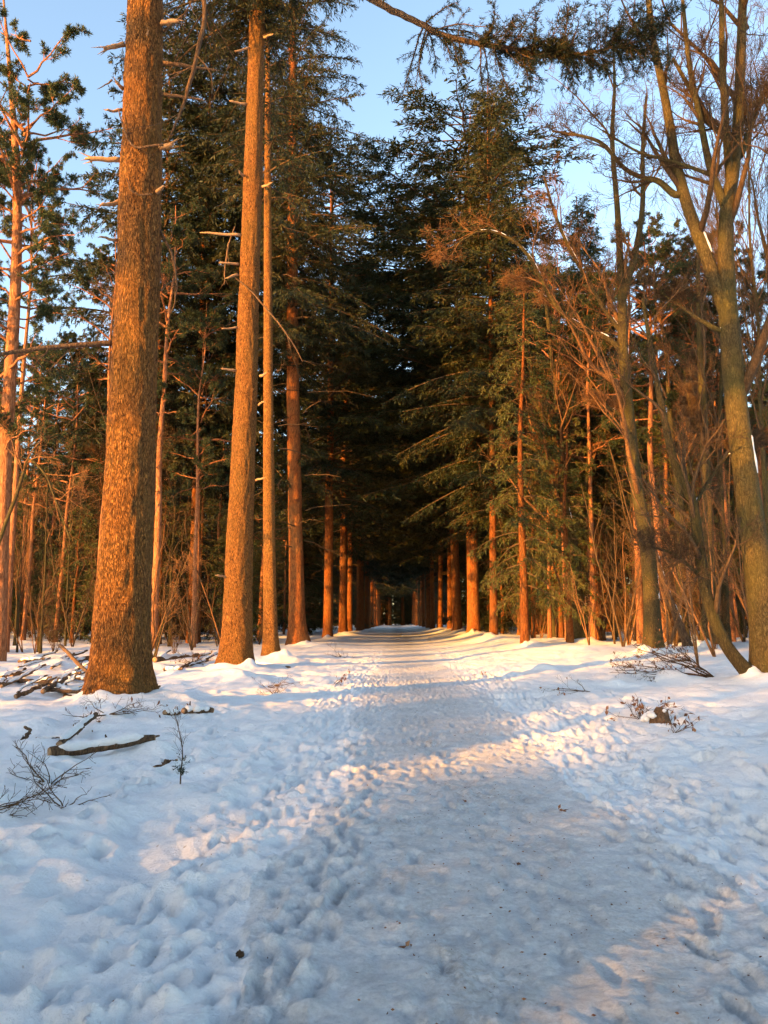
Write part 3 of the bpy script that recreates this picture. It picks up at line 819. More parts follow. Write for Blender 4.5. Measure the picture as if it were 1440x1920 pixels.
o = link('crown', FIR_B.parts[1][1], f2); o.location = (P2[-1][0] * .75, P2[-1][1] * .75, 19); o.scale = (.75, .75, .62); o['kind'] = 'stuff'

d3 = 32
f3, P3, r3 = fir('fir_tree', 'T3', d3, [(509, 1236, 30), (507, 1180, 26), (505, 1050, 23), (504, 900, 21), (503, 700, 18), (502, 450, 15), (502, 250, 12), (502, 80, 10)], 30,
                 'slim fir trunk close behind the second fir of the left row', 3, 36, 160, .012, top_r=.03)
for q in range(20): dead_branches(3010 + q, 6, 24, 1, 2.6, .18).build('dead_branch', M['twig'], f3)
conifer_crown(203, 30, 20, 2.6, 55, droop=.4, hang=.25).build('crown', [M['fir_needles'], M['twig']], f3, False).location = (P3[-1][0] * .8, P3[-1][1] * .8, 0)

d4 = 48
f4, P4, r4 = fir('fir_tree', 'T4', d4, [(559, 1213, 38), (557, 1150, 31), (555, 1050, 27), (552, 900, 25), (549, 700, 23), (548, 500, 20), (548, 250, 16), (548, 0, 12)], 47,
                 'dark furrowed fir of the left row with the great dark crown beside the sky gap', 4, 48, 200, .03, mat='fir_bark_far')
for q in range(32): dead_branches(3050 + q, 6, 22, 1, 4.6, .4).build('dead_branch', M['twig'], f4)
conifer_crown(204, 47, 18, 7.2, 250, droop=.42, hang=.24, dens=.95, slen=.32, swid=.06, inner=.25, bare=.05, profile=lambda r: np.minimum(r / .15 + .45, 1) * (1 - .62 * r)).build('crown', [M['fir_needles'], M['twig']], f4, False).location = (P4[-1][0] * .7, P4[-1][1] * .7, 0)

ords = ['fourth', 'fifth', 'sixth', 'seventh', 'eighth', 'ninth']
rs = np.random.default_rng(5)
for i, (x, y) in enumerate(LEFT):
    pr_ = (FIR_A, FIR_C)[i % 2]; s = rs.uniform(.92, 1.1); k = (.85, 1.0, .9, .95, .95, 1, .95, 1, .95, 1, 1, .95)[i]
    lab = ('%s big fir trunk from the front in the left row of the avenue' % ('fourth', 'fifth', 'sixth')[i]) if i < 3 else '%s big fir trunk from the front in the left row, towards the dark end' % ('seventh', 'eighth', 'ninth', 'tenth', 'eleventh', 'twelfth', 'thirteenth', 'fourteenth', 'fifteenth')[i - 3]
    place(pr_, 'fir_tree', BASES['L%d' % i], lab, 'tree', GF if i < 3 else 'far firs of the left row', rs.uniform(0, TAU), (k * s, k * s, s), (0, 0), 1.75 if i < 5 else 1.5)
for i, (x, y) in enumerate(RIGHT):
    pr_ = FIR_B if i == 0 else (FIR_C, FIR_A)[i % 2]; s = rs.uniform(.95, 1.1) if i else 1.16; k = (.55, 1.05, 1.0, .8, .95, .9, 1, .9, 1, .9, 1, 1)[i]
    lab = ('slim fir with a leaning trunk and pointed crown, first in the right row', 'thick orange fir trunk right beside the slim one in the right row',
           'second thick orange trunk of the right row, behind the first', 'third thick trunk of the right row, half hidden')[i] if i < 4 else '%s thick trunk from the front in the right row, towards the dark end' % ('fourth', 'fifth', 'sixth', 'seventh', 'eighth', 'ninth', 'tenth', 'eleventh')[i - 4]
    place(pr_, 'fir_tree', BASES['R%d' % i], lab, 'tree', 'firs in the right row of the avenue' if i < 4 else 'far firs of the right row', rs.uniform(0, TAU), (k * s, k * s, s), (0, R(-2.0) if i == 0 else R(-1)), 1.75 if i < 6 else 1.5)

# ------------------------------------------------------------------ leafless trees on the right, traced
def traced_bare(name, key, depth, stems, label, seed, nb, mats=('grey_bark', 'twig'), snow_n=0, cat='tree', **kw):
    b = BASES[key]; e = empty(name, b, label, cat)
    depth = b[1]; st = []; track = []
    rng = np.random.default_rng(seed)
    for i, s in enumerate(stems):
        pts = []; rr = []
        off = rng.uniform(-1.5, 1.5) if i else 0; d0 = depth; s = [tuple(v) for v in s]
        if i:                                       # start inside the stem it grows from, at that stem's distance
            best = min(((px_ - s[0][0]) ** 2 + (py_ - s[0][1]) ** 2, px_, py_, dd_) for px_, py_, dd_ in track)
            d0 = best[3]; s = [(best[1], best[2] + 4, s[0][2])] + s
        for j, (x, y, w) in enumerate(s):
            dd = d0 + off * max(j - 1, 0) / max(len(s) - 1, 1)
            pts.append(at(x, y, dd) - b); rr.append(w / 2880 * depth)
        pp = spline(np.array([(x, y, d0 + off * max(j - 1, 0) / max(len(s) - 1, 1)) for j, (x, y, w) in enumerate(s)]), 60); track += [tuple(v) for v in pp]
        pts = np.array(pts)
        if i == 0: pts[0, 2] = 0
        st.append((pts, np.array(rr)))
    tk, br, cur = bare_tree(seed, 0, 0, nb=nb, stems=st, **kw)
    tk.build('trunk', M[mats[0]], e); br.build('branches', M[mats[1]], e)
    if snow_n:
        for q in range(snow_n):
            mb = MB()
            p, r = st[rng.integers(0, len(st))]
            pr = spline(np.column_stack([p, r]), 30); i = rng.integers(2, 27)
            L = rng.integers(1, 3); seg = pr[i:i + L + 1]
            if len(seg) < 2: continue
            c = spline(seg, 6); d = np.array([.55, -.35, .5]) if abs(seg[-1, 2] - seg[0, 2]) > .3 else np.array([0, -.1, .9])
            mb.tubes(c[:, :3] + d * c[:, 3:4] * (.98 if d[0] > .3 else .8), c[:, 3] * np.array([.1, .5, .6, .5, .55, .1]) * (.65 if d[0] > .3 else 1.) * rng.uniform(.7, 1.2), 7)
            mb.build('snow_clump', M['snow'], e)
    return e
traced_bare('leafless_tree', 'D4', 20, [
    [(1446, 1276, 64), (1432, 1173, 50), (1418, 1040, 47), (1400, 907, 44), (1382, 773, 40), (1370, 640, 37), (1362, 533, 32), (1362, 400, 26), (1373, 333, 24), (1383, 233, 21), (1388, 133, 19), (1393, 0, 16), (1400, -120, 12)],
    [(1362, 590, 26), (1345, 540, 27), (1320, 470, 25), (1290, 390, 23), (1268, 310, 21), (1255, 230, 18), (1240, 150, 16), (1225, 80, 14), (1216, 0, 12), (1205, -90, 8)],
    [(1362, 400, 18), (1345, 350, 15), (1330, 310, 14), (1312, 220, 12), (1292, 120, 10), (1280, 0, 7)],
    [(1368, 330, 16), (1363, 270, 15), (1358, 190, 14), (1354, 100, 12), (1352, 0, 9), (1345, -80, 6)],
    [(1390, 290, 13), (1405, 240, 11), (1425, 190, 10), (1455, 130, 7)],
    [(1265, 365, 14), (1235, 340, 12), (1205, 333, 10), (1170, 315, 9), (1130, 270, 8), (1090, 255, 6), (1035, 246, 4)],
    [(1325, 325, 8), (1290, 312, 7), (1240, 297, 6), (1195, 284, 5), (1130, 245, 4)],
    [(1352, 620, 10), (1310, 598, 8), (1270, 570, 6), (1228, 542, 4)],
    [(1370, 265, 12), (1330, 230, 10), (1290, 160, 9), (1262, 110, 6)],
    [(1385, 220, 8), (1420, 190, 8), (1455, 195, 5)]],
    'big mossy leafless tree forking high at the right edge', 401, (8, 5, 5, 3), snow_n=16, wig=.15, up=.04, t0=.3, ratios=(.42, .62, .62, .6))
traced_bare('leafless_tree', 'D2', 28, [
    [(1225, 1224, 34), (1222, 1130, 29), (1215, 1040, 27), (1204, 970, 24), (1193, 907, 22), (1178, 773, 21), (1168, 640, 19), (1166, 550, 16), (1158, 400, 11), (1148, 267, 9), (1152, 167, 6), (1150, 80, 4)],
    [(1168, 560, 14), (1178, 525, 13), (1193, 467, 12), (1205, 383, 10), (1205, 283, 8), (1212, 180, 5)],
    [(1166, 625, 10), (1140, 590, 9), (1110, 540, 8), (1070, 470, 7), (1040, 400, 6), (1020, 330, 4)],
    [(1168, 660, 12), (1140, 636, 11), (1100, 617, 10), (1053, 587, 9), (1020, 533, 8), (993, 483, 7), (960, 450, 6), (905, 432, 5), (850, 462, 3)],
    [(1172, 782, 8), (1150, 770, 7), (1118, 746, 5)],
    [(1053, 587, 5), (1010, 548, 4), (962, 534, 3)]],
    'mossy leafless tree with snow down its side and two upright forks', 402, (9, 6, 5, 3), ('grey_bark', 'red_twig'), 40, wig=.16, up=.03, t0=.3, ratios=(.36, .6, .6, .6))
traced_bare('leafless_tree', 'D3', 19, [
    [(1411, 1280, 22), (1403, 1263, 22), (1360, 1207, 20), (1327, 1123, 20), (1313, 1040, 19), (1297, 940, 17), (1267, 873, 15), (1250, 807, 13), (1233, 723, 11), (1218, 640, 8), (1205, 560, 5)],
    [(1322, 1090, 8), (1290, 1060, 6), (1255, 1035, 5), (1190, 1020, 3)],
    [(1300, 950, 7), (1330, 900, 6), (1370, 850, 4), (1410, 820, 3)]],
    'curved mossy tree bending up to the left from the right edge', 403, (12, 6, 4, 3), snow_n=3, wig=.14, up=.02, t0=.25, ratios=(.36, .6, .6, .6))
traced_bare('leafless_tree', 'D1', 45, [
    [(1090, 1204, 26), (1085, 1140, 22), (1075, 1023, 19), (1057, 940, 17), (1052, 840, 14), (1042, 740, 11), (1032, 640, 8), (1020, 540, 5)],
    [(1055, 955, 11), (1048, 945, 10), (1027, 890, 9), (1007, 847, 8), (985, 835, 6), (955, 832, 4)],
    [(1076, 1000, 10), (1093, 940, 9), (1103, 873, 8), (1103, 790, 7), (1107, 717, 5)],
    [(1052, 870, 9), (1032, 807, 8), (1010, 767, 7), (978, 718, 4)],
    [(1066, 850, 8), (1070, 800, 7), (1078, 720, 6), (1095, 640, 4)]],
    'leafless tree with bright orange limbs spreading left and right', 404, (9, 5, 5, 3), ('grey_bark', 'red_twig'), 18, wig=.15, up=.04, t0=.3, ratios=(.36, .6, .6, .6))
traced_bare('leaning_trunk', 'LEAN', 31, [[(1292, 1217, 14), (1270, 1160, 13), (1240, 1080, 11), (1215, 980, 9), (1203, 930, 7), (1192, 880, 5)]],
            'thin leaning dead trunk with snow lying along its upper side', 405, (3, 2, 2, 1), ('dead_wood', 'twig'), 26, ratios=(.15, .3, .3, .3))
traced_bare('leafless_tree', 'B1', 38, [[(1281, 1207, 20), (1276, 1080, 17), (1274, 960, 17), (1272, 900, 16), (1262, 840, 11), (1254, 740, 9), (1250, 640, 6)], [(1275, 905, 11), (1290, 880, 10), (1297, 840, 9), (1287, 760, 8), (1284, 690, 5)]],
            'ochre trunk forking at mid height behind the snowy leaning trunk', 406, (10, 6, 5, 4), ('grey_bark', 'red_twig'), 6, up=.06, t0=.45, ratios=(.3, .5, .5, .5))
traced_bare('leafless_tree', 'B2', 35, [[(1326, 1211, 26), (1329, 1100, 21), (1328, 1000, 18), (1320, 800, 15), (1312, 640, 11), (1308, 480, 7)], [(1322, 830, 8), (1300, 790, 7), (1290, 740, 5)]],
            'grey shaded trunk standing behind the curved mossy tree', 407, (12, 6, 5, 4), up=.07, t0=.45, ratios=(.3, .5, .5, .5), snow_n=12)

# ------------------------------------------------------------------ spruces and further trees on the right
def on_ground(px, py):
    p = gp(px, py); return np.array([p[0], p[1], float(height(p[0], p[1]))])
place(SPR_A, 'spruce_tree', BASES['S1'], 'yellow-green spruce with drooping foliage, first to the right of the avenue', 'tree', None, .4, (1.0, 1.0, 1.05))
GS = 'slim orange trunks in the wood on the right'
for i, (px, py, lab, s, pr_) in enumerate([(1053, 1196, 'slim orange spruce trunk just left of the leafless tree with orange limbs', .9, SPR_A),
                                           (1110, 1200, 'thin trunk just right of the leafless tree with orange limbs', .8, PINE_B), (1124, 1201, 'orange trunk, second to the right of the leafless tree with orange limbs', 1.0, FIR_B),
                                           (1202, 1206, 'reddish orange trunk just left of the snow sided mossy tree', .8, PINE_A), (1247, 1207, 'glowing orange trunk between the snow sided mossy tree and the leaning trunk', .85, PINE_A),
                                           (1000, 1196, 'shaded trunk close behind the yellow-green spruce', .8, SPR_A), (1372, 1203, 'shaded trunk seen to the left of the big right edge tree', .95, PINE_B)]):
    p = on_ground(px, py)
    k = s * (.7 if pr_ is FIR_B else 1.15 if pr_ in (PINE_A, PINE_B) else .75)
    place(pr_, 'spruce_tree' if pr_ is not PINE_A and pr_ is not PINE_B else 'pine_tree', p, lab, 'tree', GS, i * 1.7, (k, k, s * (.75 if pr_ is FIR_B else 1)))

# leafless crowns behind on the right
rs = np.random.default_rng(21)
_o = 'first second third fourth fifth sixth seventh eighth ninth tenth eleventh twelfth thirteenth fourteenth fifteenth sixteenth seventeenth eighteenth nineteenth twentieth'.split()
_o += ['twenty-' + w for w in _o[:9]] + ['thirtieth'] + ['thirty-' + w for w in _o[:9]] + ['fortieth']
ORD = ['nearest'] + [w + ' nearest' for w in _o[1:]]
ZONES = [(-1e9, 0, 'at the very left edge'), (0, 175, 'left of the thickest fir'), (175, 285, 'right behind the thickest fir'), (285, 415, 'between the two nearest firs'), (415, 540, 'behind the second and the slim fir'), (540, 745, 'behind the left row'),
         (745, 905, 'behind the right row'), (905, 1010, 'behind the yellow-green spruce'), (1010, 1090, 'just left of the orange limbed bare tree'), (1090, 1222, 'left of the snow sided mossy tree'), (1222, 1330, 'left of the curved mossy tree'), (1330, 1440, 'behind the big right edge tree'), (1440, 1e9, 'at the very right edge')]
def scatter(n, xr, yr, protos, name, label, cat, group, smin=.8, smax=1.15, keep=None, seed=1, flat=False, gap=1.2):
    rg = np.random.default_rng(seed); done = []
    tries = 0; made = []
    while len(done) < n and tries < n * 40:
        tries += 1
        x = rg.uniform(*xr); y = rg.uniform(*yr)
        if keep and not keep(x, y): continue
        if any((x - a) ** 2 + (y - b) ** 2 < gap * gap for a, b in done): continue
        done.append((x, y)); s = rg.uniform(smin, smax); z = float(height(x, y)) - .02
        pr_ = protos[rg.integers(0, len(protos))]
        if flat:
            o = link(name, pr_); o.location = (x, y, z); o.rotation_euler = (0, 0, rg.uniform(0, TAU)); o.scale = (s, s, s); tag(o, label, cat, group)
        else:
            o = place(pr_, name, (x, y, z), label, cat, group, rg.uniform(0, TAU), (s, s, s * rg.uniform(.92, 1.08)), (rg.normal(0, .015), rg.normal(0, .015)))
        made.append((740 + 1440 * x / y, y, o))
    for a, b, where in ZONES:
        k = 0
        for px, y, o in sorted((m for m in made if a <= m[0] < b), key=lambda m: m[1]):
            o['label'] = ('%s %s %s' % (ORD[min(k, 39)], label, where)) if len(made) > 1 else label; k += 1
in_view = lambda x, y: abs(x) < .62 * y + 3
scatter(15, (12, 30), (27, 56), [BARE_A, BARE_B, BARE_B], 'leafless_tree', 'slender leafless tree', 'tree', 'bare trees in the right wood', .8, 1.1, in_view, 31, gap=3)
scatter(6, (9.5, 17), (42, 60), [BARE_R], 'leafless_tree', 'reddish twigged tree', 'tree', 'red twigged trees on the right', .85, 1.2, in_view, 32, gap=2)
scatter(30, (10, 60), (66, 120), [FIR_B, SPR_D, FIR_B], 'conifer_tree', 'tall deep wood conifer', 'tree', 'conifers deep in the right wood', .75, 1.0, in_view, 33, gap=3.5)
scatter(60, (9.5, 60), (56, 105), [SPR_B, SPR_D, SPR_D], 'young_spruce', 'young spruce', 'tree', 'young spruces deep in the right wood', .7, 1.25, in_view, 34, gap=2.2)
scatter(20, (9.5, 26), (34, 62), [PINE_B, PINE_A], 'pine_tree', 'slim pine', 'tree', 'slim pines in the right wood', .7, .95, in_view, 35, gap=2.8)
for i, (x, y, lab) in enumerate([(9.2, 41, 'low yellow-green spruce just behind the first one on the right'), (14.5, 39.5, 'bright olive spruce between the orange limbed and the snow sided trees'),
                                (10.8, 53, 'dark olive spruce between the right row and the orange limbed tree'), (19.5, 37, 'low olive spruce behind the curved mossy tree'), (22, 44, 'olive spruce behind the big right edge tree')]):
    k = (.7, .7, 1.1, .6, .9)[i]
    place(SPR_A, 'spruce_tree', (x, y, float(height(x, y)) - .02), lab, 'tree', 'olive spruces on the right', 1.1 * i, (k * 1.15, k * 1.15, k))
for i, (x, y, k, lab) in enumerate([(9.8, 60, .98, 'tall dark fir right behind the pointed fir of the right row'), (13.0, 66, .9, 'tall dark fir behind the orange limbed bare tree'), (17.5, 64, .85, 'tall dark fir behind the snow sided mossy tree')]):
    place(FIR_B, 'fir_tree', (x, y, float(height(x, y)) - .02), lab, 'tree', 'tall firs on the right', 2.2 * i, (k * .8, k * .8, k), (0, 0), 1.2)
WHIP = [shrub_proto(145, 8, 2, 'red_twig'), shrub_proto(146, 10, 2), shrub_proto(147, 6.5, 3, 'red_twig')]
scatter(70, (8.5, 28), (24, 56), WHIP, 'sapling', 'thin whip sapling', 'sapling', 'thin saplings in the right wood', .7, 1.2, in_view, 37, True, gap=1.0)
scatter(26, (8.5, 34), (30, 62), SHRUB, 'twiggy_shrub', 'twiggy leafless shrub', 'shrub', 'shrubs in the right undergrowth', .6, 1.2, in_view, 36, True)
# ------------------------------------------------------------------ the wood on the left
p = on_ground(-6, 1240)
pb = empty('pine_tree', p, 'leaning red barked pine at the left edge with tufted crown', 'tree')
mb = MB()
dp = p[1]
pl = np.array([at(x, y, dp) - p for x, y in ((-4, 1240), (2, 1080), (8, 900), (18, 720), (27, 580), (32, 430), (30, 300), (22, 180), (12, 60), (6, -10))]); pl[0, 2] = 0
trunk(mb, pl, np.array([.27, .25, .24, .23, .21, .18, .14, .10, .06, .03]), 110, 20, .15, .012, 7); mb.build('trunk', M['pine_bark'], pb)
o = link('crown', PINE_A.parts[1][1], pb); o.location = (pl[5][0], 0, -1.5); o.scale = (1.15, 1.15, 1.1); o.rotation_euler = (0, 0, 2.2)
o = link('crown', PINE_B.parts[1][1], pb); o.location = (pl[5][0], 0, -2.0); o.scale = (1.0, 1.0, 1.0)
GL = 'pine trunks behind the left row'
for i, (px, py, lab, k, s) in enumerate([(287, 1216, 'red pine trunk just right of the thickest fir', 1.1, 1.0), (362, 1214, 'thin red pine trunk between the two nearest firs', .85, .9), (10, 1222, 'dark trunk just right of the leaning red pine', .8, 1.05),
                                         (532, 1190, 'thin red trunk seen between the slim fir and the dark furrowed fir', .8, .95), (178, 1210, 'shaded pine trunk just left of the thickest fir', .9, 1.0)]):
    place((PINE_A, PINE_B)[i % 2], 'pine_tree', on_ground(px, py), lab, 'tree', GL, 1.3 * i, (k, k, s))
p = on_ground(182, 1206); pbk = empty('birch_tree', p, 'pale birch stem just left of the thickest fir', 'tree')
tk, br, _ = bare_tree(411, 14, .09, nb=(14, 6, 4, 3), ang=.5, up=.03, t0=.4)
tk.build('trunk', M['birch_bark'], pbk); br.build('branches', M['twig'], pbk)
pbk.rotation_euler = (0, R(1.6), 0)
keepL = lambda x, y: in_view(x, y) and abs(x) > 8.5
LANES = ((-43, -36.5), (-54, -48.5), (-66, -59.5), (-77.5, -73))            # open lanes in the wood, along the low sun
keepLane = lambda x, y: keepL(x, y) and not any(a < .707 * (x - y) < b for a, b in LANES)
for i, (x, y, lab) in enumerate([(-13.4, 51, 'green fir filling the gap between the two nearest firs'), (-11.6, 54.5, 'dark fir behind the green one in the gap between the two nearest firs'), (-16, 50, 'dark fir seen just right of the thickest trunk')]):
    place(FIR_A, 'fir_tree', (x, y, float(height(x, y))), lab, 'tree', 'firs behind the left row', 2.1 * i, (.62, .62, 1.05), (0, 0), 1.6)
scatter(16, (-36, -9), (42, 78), [PINE_A, PINE_B], 'pine_tree', 'tufted pine', 'tree', 'pines in the left wood', .85, 1.1, keepL, 42, gap=3)
scatter(30, (-60, -10), (66, 120), [FIR_B, SPR_D, FIR_B], 'conifer_tree', 'tall deep wood conifer', 'tree', 'conifers deep in the left wood', .7, .95, keepLane, 43, gap=3.5)
scatter(60, (-60, -9), (58, 105), [SPR_B, SPR_D, SPR_D], 'young_spruce', 'young spruce', 'tree', 'young spruces deep in the left wood', .7, 1.25, keepLane, 44, gap=2.2)
scatter(9, (-30, -10), (36, 60), [BARE_A, BARE_R], 'leafless_tree', 'leafless tree', 'tree', 'bare trees in the left wood', .5, .9, keepL, 45, gap=3)
scatter(24, (-30, -9), (30, 56), WHIP, 'sapling', 'thin whip sapling', 'sapling', 'thin saplings in the left wood', .6, 1.1, keepL, 47, True, gap=1.0)
scatter(26, (-34, -9.5), (46, 64), [SPR_B, SPR_A], 'young_spruce', 'mid wood spruce', 'tree', 'spruces in the left wood', .5, .9, keepLane, 48, gap=2.2)
scatter(22, (-32, -8), (34, 62), SHRUB, 'twiggy_shrub', 'twiggy leafless shrub', 'shrub', 'shrubs in the left undergrowth', .6, 1.2, keepL, 46, True)
# saplings at the left
for i, (st, r, lab) in enumerate([
    ([(75, 1226), (80, 1150), (85, 1060), (88, 950), (92, 860)], .06, 'upright sapling left of the contorted stem'),
    ([(32, 1222), (36, 1130), (40, 1050), (30, 1010)], .04, 'pale thin sapling near the left edge'),
    ([(122, 1212), (126, 1120), (130, 1030), (134, 950), (136, 890)], .05, 'straight grey sapling left of the birch'),
    ([(72, 1222), (76, 1185), (94, 1166), (80, 1142), (92, 1105), (108, 1066)], .075, 'contorted snow dusted stem twisting up at the left'),
    ([(-60, 1250), (-25, 1090), (4, 1000), (30, 930), (46, 880), (56, 862), (85, 890), (102, 932), (132, 1012)], .07, 'arching sapling bending over to the right at the left edge'),
    ([(288, 1235), (305, 1170), (330, 1100), (352, 1050)], .03, 'thin leaning sapling between the two nearest firs')]):
    p0 = on_ground(*st[0]); dep = p0[1]
    pts = np.array([at(x, y, dep) - p0 for x, y in st]); pts[0, 2] = 0
    rad = r * np.linspace(1, .3, len(pts)); e = empty('sapling', p0, lab, 'sapling')
    tk, br, _ = bare_tree(420 + i, 0, 0, nb=(9, 4, 3, 2), stems=[(pts, rad)], t0=.3, up=.02, wig=.2, ratios=(.3, .5, .5, .5))
    tk.build('stem', M['grey_bark'], e); br.build('branches', M['red_twig'], e)

# the far end of the avenue
scatter(34, (-95, -9), (106, 165), [SPR_D, FIR_B], 'conifer_tree', 'far background conifer', 'tree', 'far conifers on the left', .95, 1.3, keepLane, 52, gap=3)
scatter(34, (9.5, 95), (106, 165), [SPR_D, FIR_B], 'conifer_tree', 'far background conifer', 'tree', 'far conifers on the right', .95, 1.3, in_view, 53, gap=3)
scatter(60, (-48, -9), (150, 320), [SPR_D, FIR_B], 'young_spruce', 'avenue side spruce far down', 'tree', 'young spruces along the far left row', 1., 1.4, None, 54, gap=3)
scatter(26, (10, 36), (150, 310), [SPR_D], 'young_spruce', 'avenue side spruce far down', 'tree', 'young spruces along the far right row', 1., 1.4, None, 55, gap=3)
scatter(60, (-22, 22), (300, 350), [SPR_D, SPR_D, FIR_B], 'conifer_tree', 'conifer closing the avenue end', 'tree', 'conifers at the end of the avenue', 1.2, 1.8, lambda x, y: abs(x - PATH_X) > 2 or y > 318, 51, gap=1.8)

# ------------------------------------------------------------------ unseen trees outside the picture, placed and sized to shade foreground and path
GB = 'unseen trees placed to shade the view'
back = [(-6.2, -2.5, FIR_A, 1.0, 1.0), (-6.0, -16, FIR_C, 1.0, 1.0), (-6.0, -30, FIR_A, 1.0, 1.0), (-14, -3, SPR_D, .6, .31), (-12.5, 2.5, SPR_B, .7, .38), (-20, -14, SPR_D, .7, .33), (-17, -8, SPR_B, .8, .37),
        (-26, -30, SPR_D, 1.0, 1.0), (-37, -15, PINE_A, 1.0, 1.0), (-42, -28, FIR_B, .8, .8), (-48, -31, PINE_A, 1.0, 1.0), (-24, -14, PINE_A, 1.1, 1.0), (-14, -14, BARE_R, .8, .7), (-17, -15, BARE_A, .8, .6), (-13, -11, BARE_R, .7, .55), (-19, -21, BARE_R, .9, .8), (-33, -27, PINE_A, 1.0, 1.0), (-22, -22, PINE_B, .9, .9), (-40, -34, FIR_B, .7, .7)]
rs = np.random.default_rng(61)
back += [(-13, -11.9, SPR_B, .22, .42), (-13, -13.9, SPR_B, .24, .45), (-13.4, -15.8, SPR_B, .24, .42), (-12.6, -10.2, SPR_B, .2, .4)]
for x, y, h_ in ((-12.2, .6, .27), (-13.2, 2.2, .27), (-13.8, 4.2, .25), (-12.6, 3.4, .22), (-15.5, 2.6, .3), (-11.5, -1.2, .3), (-12.3, 5.6, .22), (-12, 7.2, .22), (-13, 9, .2), (-13, 10.8, .2), (-14, 12.6, .22), (-11.2, 6.4, .17)): back.append((x, y, SPR_B, .68, h_))
for x, y in ((-22, 2), (-22.5, 6.5), (-22, 16), (-22, 21.5), (-22.5, 27), (-23, 32.5), (-25, 38), (-28, 43.5)): back.append((x, y, SPR_D, .6, .5))  # unseen row left of the view, added to shade the far path
for i in range(12): back.append((-9.6 + rs.normal(0, .7), -13 + i * 1.5, SPR_B, .62, rs.uniform(.2, .27)))  # squat hedge added so its shadow ends on the path
for i, (x, y, pr_, sx, sz) in enumerate(back):
    place(pr_, 'conifer_tree', (x, y, float(base_h(x, y))), 'unseen tree outside the picture, placed to shade the view', 'tree', GB, i * .9, (sx, sx, sz))

for i in range(7):  # unseen shrubs added to break up the sunlight on the snow
    o = link('twiggy_shrub', SHRUB[i % 4]); x, y = -7.5 + rs.normal(0, 1), -13 + i * 1.9; o.location = (x, y, float(base_h(x, y))); o.rotation_euler = (0, 0, i); tag(o, 'unseen leafless shrub behind the viewer, placed to dapple the light', 'shrub', 'unseen shrubs placed to dapple the light')

# ------------------------------------------------------------------ logs, brush and litter
def log(px0, py0, px1, py1, r, label, seed, z=(.03, .03), cap=True, group=None, dep=None, name='log', crook=.03, lift=0.):
    rng = np.random.default_rng(seed)
    a = gp(px0, py0) if dep is None else at(px0, py0, dep[0]); b = gp(px1, py1) if dep is None else at(px1, py1, dep[1])
    a = a.copy(); b = b.copy()
    a[2] = gz(a[0], a[1]) + z[0] + r * .05; b[2] = gz(b[0], b[1]) + z[1] + r * .05
    k = 14; s = np.linspace(0, 1, k)[:, None]
    P = a + (b - a) * s + np.cumsum(rng.normal(0, crook * .35, (k, 3)), 0) * np.array([1, 1, .4])
    e = empty(name, P[0], label, 'log' if name == 'log' else 'branch', group)
    P = P - P[0]
    rr = r * (1 - .25 * s[:, 0]) * (1 + rng.normal(0, .06, k))
    mb = MB(); mb.tubes(P, rr, 12)
    for q in range(2):                              # knots and broken twigs
        i = rng.integers(2, k - 2); d = nrm(rng.normal(size=3) + np.array([0, 0, .6])); mb.tubes(np.array([P[i], P[i] + d * r * 1.6, P[i] + d * r * 2.6]), np.array([r * .35, r * .25, r * .12]), 6)
    mb.build('wood', M['dead_wood'], e)
    for j, sg in ((0, -1), (-1, 1)):
        ax = nrm(P[1] - P[0]) if j == 0 else nrm(P[-1] - P[-2])
        m2 = MB(); c = P[j] + ax * sg * .004; m2.tubes(np.array([c, c + ax * sg * .012]), np.array([rr[j] * .93, rr[j] * .85]), 12); m2.build('cut_end', M['cut_wood'], e)
    if cap:
        n0, n1 = 1, k - 1; q = P[n0:n1].copy(); q[:, 2] += rr[n0:n1] * .62; q[:, 1] -= rr[n0:n1] * .38
        cr = rr[n0:n1] * (1.02 + .25 * rng.normal(0, 1, n1 - n0).clip(-1, 1)); cr[0] *= .3; cr[-1] *= .3
        m3 = MB(); pr = spline(np.column_stack([q, cr]), 30); m3.tubes(pr[:, :3], np.abs(pr[:, 3]), 9); m3.build('snow_cap', M['snow'], e)
    return e
log(96, 1419, 292, 1405, .075, 'long snow capped log lying in front of the thickest fir', 501, crook=.04)
log(112, 1392, 178, 1358, .05, 'short log pointing into the snow heap in front of the thickest fir', 502, (.0, .2))
log(344, 1338, 398, 1338, .06, 'short broken log lying right of the thickest fir', 504)
log(308, 1342, 338, 1340, .04, 'small log piece between the thickest fir and the broken log', 505)
log(76, 1284, 196, 1262, .09, 'thick snow capped log in the heap left of the thickest fir', 506, (.05, .2))
log(110, 1246, 182, 1286, .06, 'bare branch slanting down over the log heap', 507, (.45, .1), False)
log(20, 1270, 165, 1240, .07, 'long log at the back of the heap left of the thickest fir', 508, (.05, .15))
log(-10, 1285, 36, 1278, .08, 'snow capped log end at the left edge of the picture', 509, (.05, .05))
log(100, 1296, 160, 1312, .07, 'short log at the front of the heap left of the thickest fir', 510, (.12, .05))
log(110, 1290, 130, 1306, .06, 'stubby broken log end in the heap', 512, (.15, .02))
log(290, 1252, 372, 1236, .09, 'snow capped log between the two nearest firs', 513, (.1, .2))
log(325, 1262, 362, 1244, .05, 'dark branch end under the log between the firs', 514, (.02, .1), False)
log(476, 1243, 545, 1250, .06, 'thin log lying at the foot of the slim fir', 515)
log(277, 1293, 300, 1290, .035, 'short stick just right of the foot of the thickest fir', 516, cap=False)

